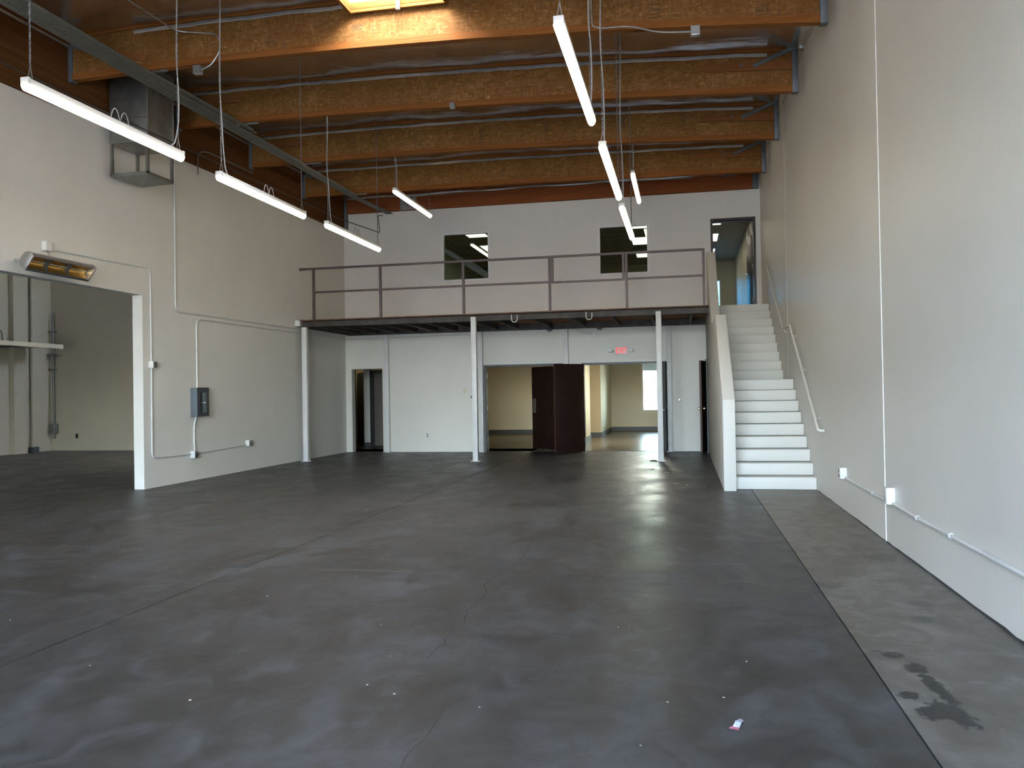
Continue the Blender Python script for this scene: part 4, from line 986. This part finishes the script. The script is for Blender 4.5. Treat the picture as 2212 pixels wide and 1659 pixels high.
MB().box(-10.38, -9.83, 24.23, 24.249, 1.40, 2.10).build('door', 'yellow_cabinet', kc, bevel=0.003); MB().box(-9.81, -9.27, 24.23, 24.249, 1.40, 2.10).build('door', 'yellow_cabinet', kc, bevel=0.003)
kb_ = thing('base_cabinet', (-9.9, 24.3, 0), 'tan base cabinet with counter glimpsed through the narrow doorway', 'cabinet')
MB().box(-10.4, -9.25, 24.05, 24.59, 0.08, 0.88).build('carcass', 'counter_tan', kb_, bevel=0.004); MB().box(-10.42, -9.23, 24.0, 24.59, 0.885, 0.93).build('counter', 'counter_tan', kb_, bevel=0.004); MB().box(-10.38, -9.27, 24.1, 24.5, 0, 0.078).build('plinth', 'black_plastic', kb_)
lp = thing('lobby_lamp', (-10.0, 23.9, 2.62), 'lit ceiling lamp of the small kitchen behind the doorway', 'ceiling light')
MB().box(-10.3, -9.7, 23.6, 24.0, 2.66, 2.695).build('housing', 'white_enamel', lp); MB().box(-10.28, -9.72, 23.62, 23.98, 2.645, 2.659).build('lens', 'troffer_lens', lp)

# ------------------------------------------------------------------ ground floor offices behind the double doors
RA = 28.9; RB = 30.6
struct(MB().box(-7.2, -2.95, RA, RA + 0.1, 0, 2.8).build('wall_office_back', 'cream_paint', smooth=False))
struct(MB().box(-7.2, -2.95, RA - 0.016, RA - 0.0005, 0, 0.15).build('baseboard_office_back', 'baseboard_grey', smooth=False))
struct(MB().box(-7.2, -7.1, YB + .2, RA, 0, 2.8).build('wall_office_left', 'cream_paint', smooth=False))
struct(MB().box(-7.2, 2.2, YB + 0.2, RB + 0.2, -0.1, 0.0).build('floor_office', 'plank_floor', smooth=False))
struct(MB().box(-7.2, 2.2, YB + 0.2, RB + 0.2, 2.8, 2.9).build('ceiling_office', 'ceiling_tile', smooth=False))
struct(MB().box(-2.95, -2.765, YB + 0.2, 25.08, 0, 2.8).build('wall_partition', 'cream_paint', smooth=False))
struct(MB().box(-2.764, -2.748, YB + 0.2, 25.08, 0, 0.14).build('baseboard_partition', 'baseboard_grey', smooth=False))
struct(MB().box(-2.95, -2.60, 26.73, RB, 0, 2.8).build('wall_partition_far', 'cream_paint', smooth=False))
struct(MB().box(-2.965, -2.585, 26.715, RB - 0.02, 0, 0.14).build('baseboard_partition_far', 'baseboard_grey', smooth=False))
struct(MB().box(-2.93, -2.62, 26.7155, 26.7295, 0.15, 2.79).build('trim_1', 'tan_paint', smooth=False))
w3 = (-1.47, -0.30, 0.72, 2.62)
struct(wall('wall_office_far', 'Y', RB, RB + 0.2, -3.0, 2.2, 0, 2.8, [w3], 'cream_paint'))
struct(MB().box(-2.6, 1.9, RB - 0.016, RB - 0.0005, 0, 0.15).build('baseboard_office_far', 'baseboard_grey', smooth=False))
struct(MB().box(1.9, 2.0, YB + .2, RB, 0, 2.8).build('wall_office_right', 'cream_paint', smooth=False))
def window(n, x0, x1, z0, z1, y0, y1, mat, gy, w=0.045, label=None, pane='glass'):
    o = MB().box(x0, x0 + w, y0, y1, z0, z1).box(x1 - w, x1, y0, y1, z0, z1).box(x0 + w, x1 - w, y0, y1, z0, z0 + w).box(x0 + w, x1 - w, y0, y1, z1 - w, z1).build('window_%d' % n, mat, smooth=False)
    struct(o, label)
    MB().box(x0 + w, x1 - w, gy, gy + 0.006, z0 + w, z1 - w).build('pane', pane, o, smooth=False)
    return o
window(3, w3[0], w3[1], w3[2], w3[3], RB - 0.01, RB + 0.1, 'white_enamel', RB + 0.05, 0.04, 'bright ground floor window seen through the right double doorway')
cn = thing('canopy', (-0.9, RB + 1.0, 2.35), 'grey-blue canopy outside the ground floor window', 'canopy')
MB().box(-3.2, 1.4, RB + 0.2, RB + 1.9, 2.52, 2.6).build('soffit', 'soffit_blue', cn); MB().box(-3.2, 1.4, RB + 1.9, RB + 1.95, 2.22, 2.6).build('fascia', 'soffit_blue', cn)
for k, yy in enumerate((RB + 0.55, RB + 1.05)):
    MB().box(-1.6, 0.2, yy, yy + 0.10, 2.488, 2.519).build('glow_strip', 'room_lamp', cn)  # added glowing strips, standing in for bright reflections near the window's top
def ceil_lamp(x0, x1, y0, y1, z, mat, lab, grp):
    t = thing('troffer', ((x0 + x1) / 2, (y0 + y1) / 2, z - 0.02), lab, 'ceiling light', grp)
    MB().box(x0, x1, y0, y0 + 0.03, z - 0.022, z - 0.002).box(x0, x1, y1 - 0.03, y1, z - 0.022, z - 0.002).box(x0, x0 + 0.03, y0, y1, z - 0.022, z - 0.002).box(x1 - 0.03, x1, y0, y1, z - 0.022, z - 0.002).build('frame', 'white_enamel', t, smooth=False)
    MB().box(x0 + 0.03, x1 - 0.03, y0 + 0.03, y1 - 0.03, z - 0.014, z - 0.004).build('lens', mat, t, smooth=False)
ceil_lamp(-1.3, -0.7, 23.0, 24.2, 2.8, 'room_lamp_bright', 'lit ceiling panel in the ground floor office behind the EXIT doors', 'ground floor ceiling lights')
ceil_lamp(-4.6, -4.0, 25.4, 26.6, 2.8, 'room_lamp', 'lit ceiling panel in the ground floor office behind the left double door', 'ground floor ceiling lights')

# ------------------------------------------------------------------ upstairs office and hall
OZ, OC, OY = 3.275, 5.75, 28.7
struct(MB().box(-7.0, XR + 0.1, YB + 0.2, OY + 0.2, OZ - 0.2, OZ).build('floor_upstairs', 'plank_floor', smooth=False))
oc = struct(MB().box(-7.0, XR + 0.1, YB + 0.2, OY + 0.2, OC, OC + 0.1).build('ceiling_upstairs', 'ceiling_tile', smooth=False))
grid = MB()
for k in range(14): grid.box(-6.85, 0.40, YB + 0.25 + k * 0.61, YB + 0.274 + k * 0.61, OC - 0.004, OC - 0.0005)
for k in range(11): grid.box(-6.3 + k * 0.61, -6.276 + k * 0.61, YB + 0.25, OY, OC - 0.005, OC - 0.0006)
grid.build('ceiling_grid', 'conduit_paint', oc, smooth=False)
struct(MB().box(-6.95, -6.85, YB + .2, OY, OZ, OC).build('wall_upstairs_left', 'olive_paint', smooth=False))
struct(wall('wall_upstairs_far', 'Y', OY, OY + 0.2, -7.0, XR + 0.1, OZ, OC, [(0.55, 1.285, 3.45, 5.12)], 'olive_paint'))
struct(MB().box(1.745, 1.83, YB + .2, OY, OZ, OC).build('wall_upstairs_right', 'cream_paint', smooth=False))
window(4, 0.55, 1.285, 3.45, 5.12, OY - 0.01, OY + 0.1, 'white_enamel', OY + 0.05, 0.04, 'tall bright window at the end of the upstairs hall', 'tinted_glass')
window(1, -5.90, -4.655, 4.27, 5.503, YB - 0.014, YB + 0.10, 'white_enamel', YB + 0.03, 0.05, 'upstairs office window, left of the two above the mezzanine')
window(2, -1.968, -0.74, 4.254, 5.47, YB - 0.014, YB + 0.10, 'white_enamel', YB + 0.03, 0.05, 'upstairs office window, right of the two above the mezzanine')
for x0, y0, lab in ((-5.71, 20.95, 'lit troffer at the top of the left upstairs window'), (-5.75, 23.42, 'lit troffer at the right edge of the left upstairs window'),
                    (-1.37, 20.95, 'lit troffer at the top of the right upstairs window'), (-1.39, 23.42, 'largest lit troffer seen in the right upstairs window'), (-1.40, 25.80, 'farthest lit troffer seen in the right upstairs window'),
                    (0.44, 21.05, 'lit troffer at the top of the upstairs doorway'), (0.44, 23.5, 'second lit troffer seen through the upstairs doorway'), (0.44, 26.0, 'farthest lit troffer seen through the upstairs doorway')):
    ceil_lamp(x0, x0 + 0.61, y0, y0 + 1.24, OC, 'troffer_lens', lab, 'upstairs troffers')
vg = thing('air_grille', (-1.1, 25.35, OC - 0.03), 'dark ceiling air grille before the farthest troffer in the right window', 'grille')
MB().box(-1.40, -0.80, 25.15, 25.55, OC - 0.03, OC - 0.007).build('frame', 'box_dark', vg)
for k in range(5): MB().box(-1.36, -0.84, 25.19 + k * 0.07, 25.21 + k * 0.07, OC - 0.036, OC - 0.0305).build('slat', 'galvanised', vg)
d7 = frame('door_7', 0.695, 1.718, OZ, 5.478, 'door_brown', 'upstairs doorway at the stair head with dark frame', 0.055)
lf = MB().bar((1.675, 20.44, (OZ + 5.42) / 2), (1.615, 21.36, (OZ + 5.42) / 2), 0.045, 5.42 - OZ - 0.02).build('door_leaf', 'door_brown', d7, bevel=0.002)
for z in (3.55, 4.35, 5.15): MB().tube([(1.655, 20.42, z - 0.06), (1.655, 20.42, z + 0.06)], 0.013, 8).build('hinge', 'steel_bright', lf)
MB().tube([(1.615, 21.28, 4.28), (1.555, 21.275, 4.28), (1.56, 21.16, 4.28)], 0.011, 8).build('lever', 'steel_bright', lf)
MB().box(0.75, 1.66, YB + 0.10, YB + 0.14, 5.39, 5.42).build('door_closer', 'box_dark', d7)

# ------------------------------------------------------------------ neighbouring bay details
sh = thing('bay_shelf', (-17.4, 17.0, 2.85), 'cream storage ledge along the far wall of the left bay', 'shelf')
MB().box(-18.04, -16.86, 12.0, 20.1, 2.94, 2.99).build('deck', 'bay_paint', sh); MB().box(-16.86, -16.82, 12.0, 20.12, 2.885, 3.0).build('edge_board', 'beige_plastic', sh)
for y in (13.0, 15.0, 17.0, 18.9): MB().bar((-18.04, y, 2.90), (-16.9, y, 2.915), 0.05, 0.05).build('bearer', 'box_dark', sh)
bc = thing('riser_pipe', (-17.93, 21.02, 0.3), 'vertical riser pipe in the corner of the left bay', 'pipe')
MB().tube([(-17.93, 21.03, 0.35), (-17.93, 21.03, 4.0)], 0.035, 10).build('pipe', 'dull_conduit', bc)
for z in (0.55, 2.35, 3.0, 3.45): MB().box(-18.04, -17.84, 20.97, 21.09, z - 0.02, z + 0.02).build('clamp', 'dull_conduit', bc)
MB().box(-18.0, -17.82, 20.93, 21.09, 0.50, 0.78).build('valve_box', 'dull_conduit', bc, bevel=0.008)
MB().box(-18.03, -17.70, 20.90, 21.09, 2.74, 2.80).build('valve_arm', 'dull_conduit', bc)
wall_box('outlet_plate', 'Y', (-17.22, 21.1, 0.42), 0.08, 0.13, 0.012, 'dark outlet plate low on the back wall of the left bay', mat='black_plastic', cat='outlet')
bd = thing('downspout', (-18.0, 20.3, 0), 'painted drain pipe on the far wall of the left bay', 'pipe')
MB().tube([(-17.99, 20.3, 0.12), (-17.99, 20.3, 6.9)], 0.05, 10).build('pipe', 'bay_paint', bd)
MB().box(-18.04, -17.88, 20.19, 20.41, 0.0, 0.16).build('shoe', 'box_dark', bd, bevel=0.01)
conduit('wall_conduit', [(-18.03, 12.0, 3.42), (-18.03, 19.3, 3.40), (-18.03, 19.32, 3.05)], 0.014, 'thin conduit above the ledge in the left bay', mat='dull_conduit')

# ------------------------------------------------------------------ outside ground
struct(MB().box(-60, 60, -60, -6.8, -0.12, -0.02).build('ground_front', 'asphalt', smooth=False))
struct(MB().box(-60, 60, RB + 0.2, 90, -0.12, -0.02).build('ground_rear', 'asphalt', smooth=False))

# ------------------------------------------------------------------ litter on the floor
wp = thing('candy_wrapper', (0.19, 3.71, 0), 'crumpled white and red wrapper lying on the floor in front', 'wrapper')
def W(px, py, z): return (0.191 + px, 3.715 + py, z)
MB().add([W(-.016, -.030, .002), W(.014, -.034, .003), W(.026, .01, .012), W(.040, .060, .004), W(.026, .066, .010), W(.002, .012, .020), W(-.004, -.010, .016)],
         [(0, 1, 6), (1, 2, 5, 6), (2, 3, 4, 5), (0, 6, 5, 4)]).build('film', 'wrapper_white', wp, smooth=False)
MB().add([W(-.030, -.036, .004), W(.012, -.050, .003), W(.016, -.032, .008), W(-.018, -.026, .010)], [(0, 1, 2, 3)]).build('torn_end', 'wrapper_red', wp, smooth=False)
MB().add([W(.026, .064, .004), W(.040, .058, .004), W(.046, .040, .010), W(.034, .036, .012)], [(0, 1, 2, 3)]).build('torn_end', 'wrapper_red', wp, smooth=False)
def scrap(name, x, y, s, mat, lab, cat, grp, seed, zz=0.010):
    rnd = random.Random(seed); n = 7; vs = [(x, y, zz * 1.2)]
    for k in range(n):
        a = 2 * math.pi * k / n; r = s * rnd.uniform(0.45, 1.0); vs.append((x + r * math.cos(a) * 1.3, y + r * math.sin(a), rnd.uniform(0.001, zz)))
    for k in range(n): vs.append((vs[1 + k][0], vs[1 + k][1], vs[1 + k][2] - 0.0008))
    fs = [(0, 1 + k, 1 + (k + 1) % n) for k in range(n)] + [(1 + k, 1 + n + k, 1 + n + (k + 1) % n, 1 + (k + 1) % n) for k in range(n)] + [tuple(range(2 * n, n, -1))]
    tag(MB().add(vs, fs).build(name, mat, smooth=False), lab, cat, grp)
scrap('dry_leaf', -0.31, 14.94, 0.06, 'dry_leaf', 'pale dry leaf on the floor nearest the white post', 'leaf', 'dry leaves by the stairs', 1)
scrap('dry_leaf', -0.142, 13.17, 0.045, 'dry_leaf', 'pale dry leaf on the floor, nearer the camera than the others', 'leaf', 'dry leaves by the stairs', 2)
scrap('dry_leaf', 0.03, 12.96, 0.035, 'dry_leaf', 'small dry leaf on the floor beside the stair wall', 'leaf', 'dry leaves by the stairs', 3)
scrap('dark_leaf', -0.60, 17.25, 0.09, 'dark_leaf', 'dark curled leaf at the foot of the right front post', 'leaf', None, 4, 0.03)
scrap('dark_leaf', -0.585, 15.55, 0.05, 'dark_leaf', 'dark scrap in the bright window reflection on the floor', 'leaf', None, 5)
random.seed(9)
SP = [(-5.9, 4.9), (-4.4, 4.75), (-3.6, 9.6), (-2.35, 3.62), (-1.62, 4.4), (-1.58, 3.95), (-1.40, 3.85), (-0.95, 3.75), (-0.42, 5.15), (-0.28, 6.0), (-0.20, 3.45), (0.02, 3.25), (0.30, 4.6), (0.44, 7.6),
      (0.16, 4.05), (-0.10, 3.95), (0.86, 6.05), (1.15, 9.2), (-0.52, 7.9), (-3.0, 5.6), (-2.6, 6.3), (-3.2, 4.0), (-1.9, 5.0), (-0.35, 9.1)]
for k, (x, y) in enumerate(SP):
    scrap('paint_chip', x, y, random.uniform(0.004, 0.008), 'paint_chip', 'tiny pale paint chip scattered on the concrete floor', 'paint chip', 'paint chips on the floor', 100 + k, 0.004)
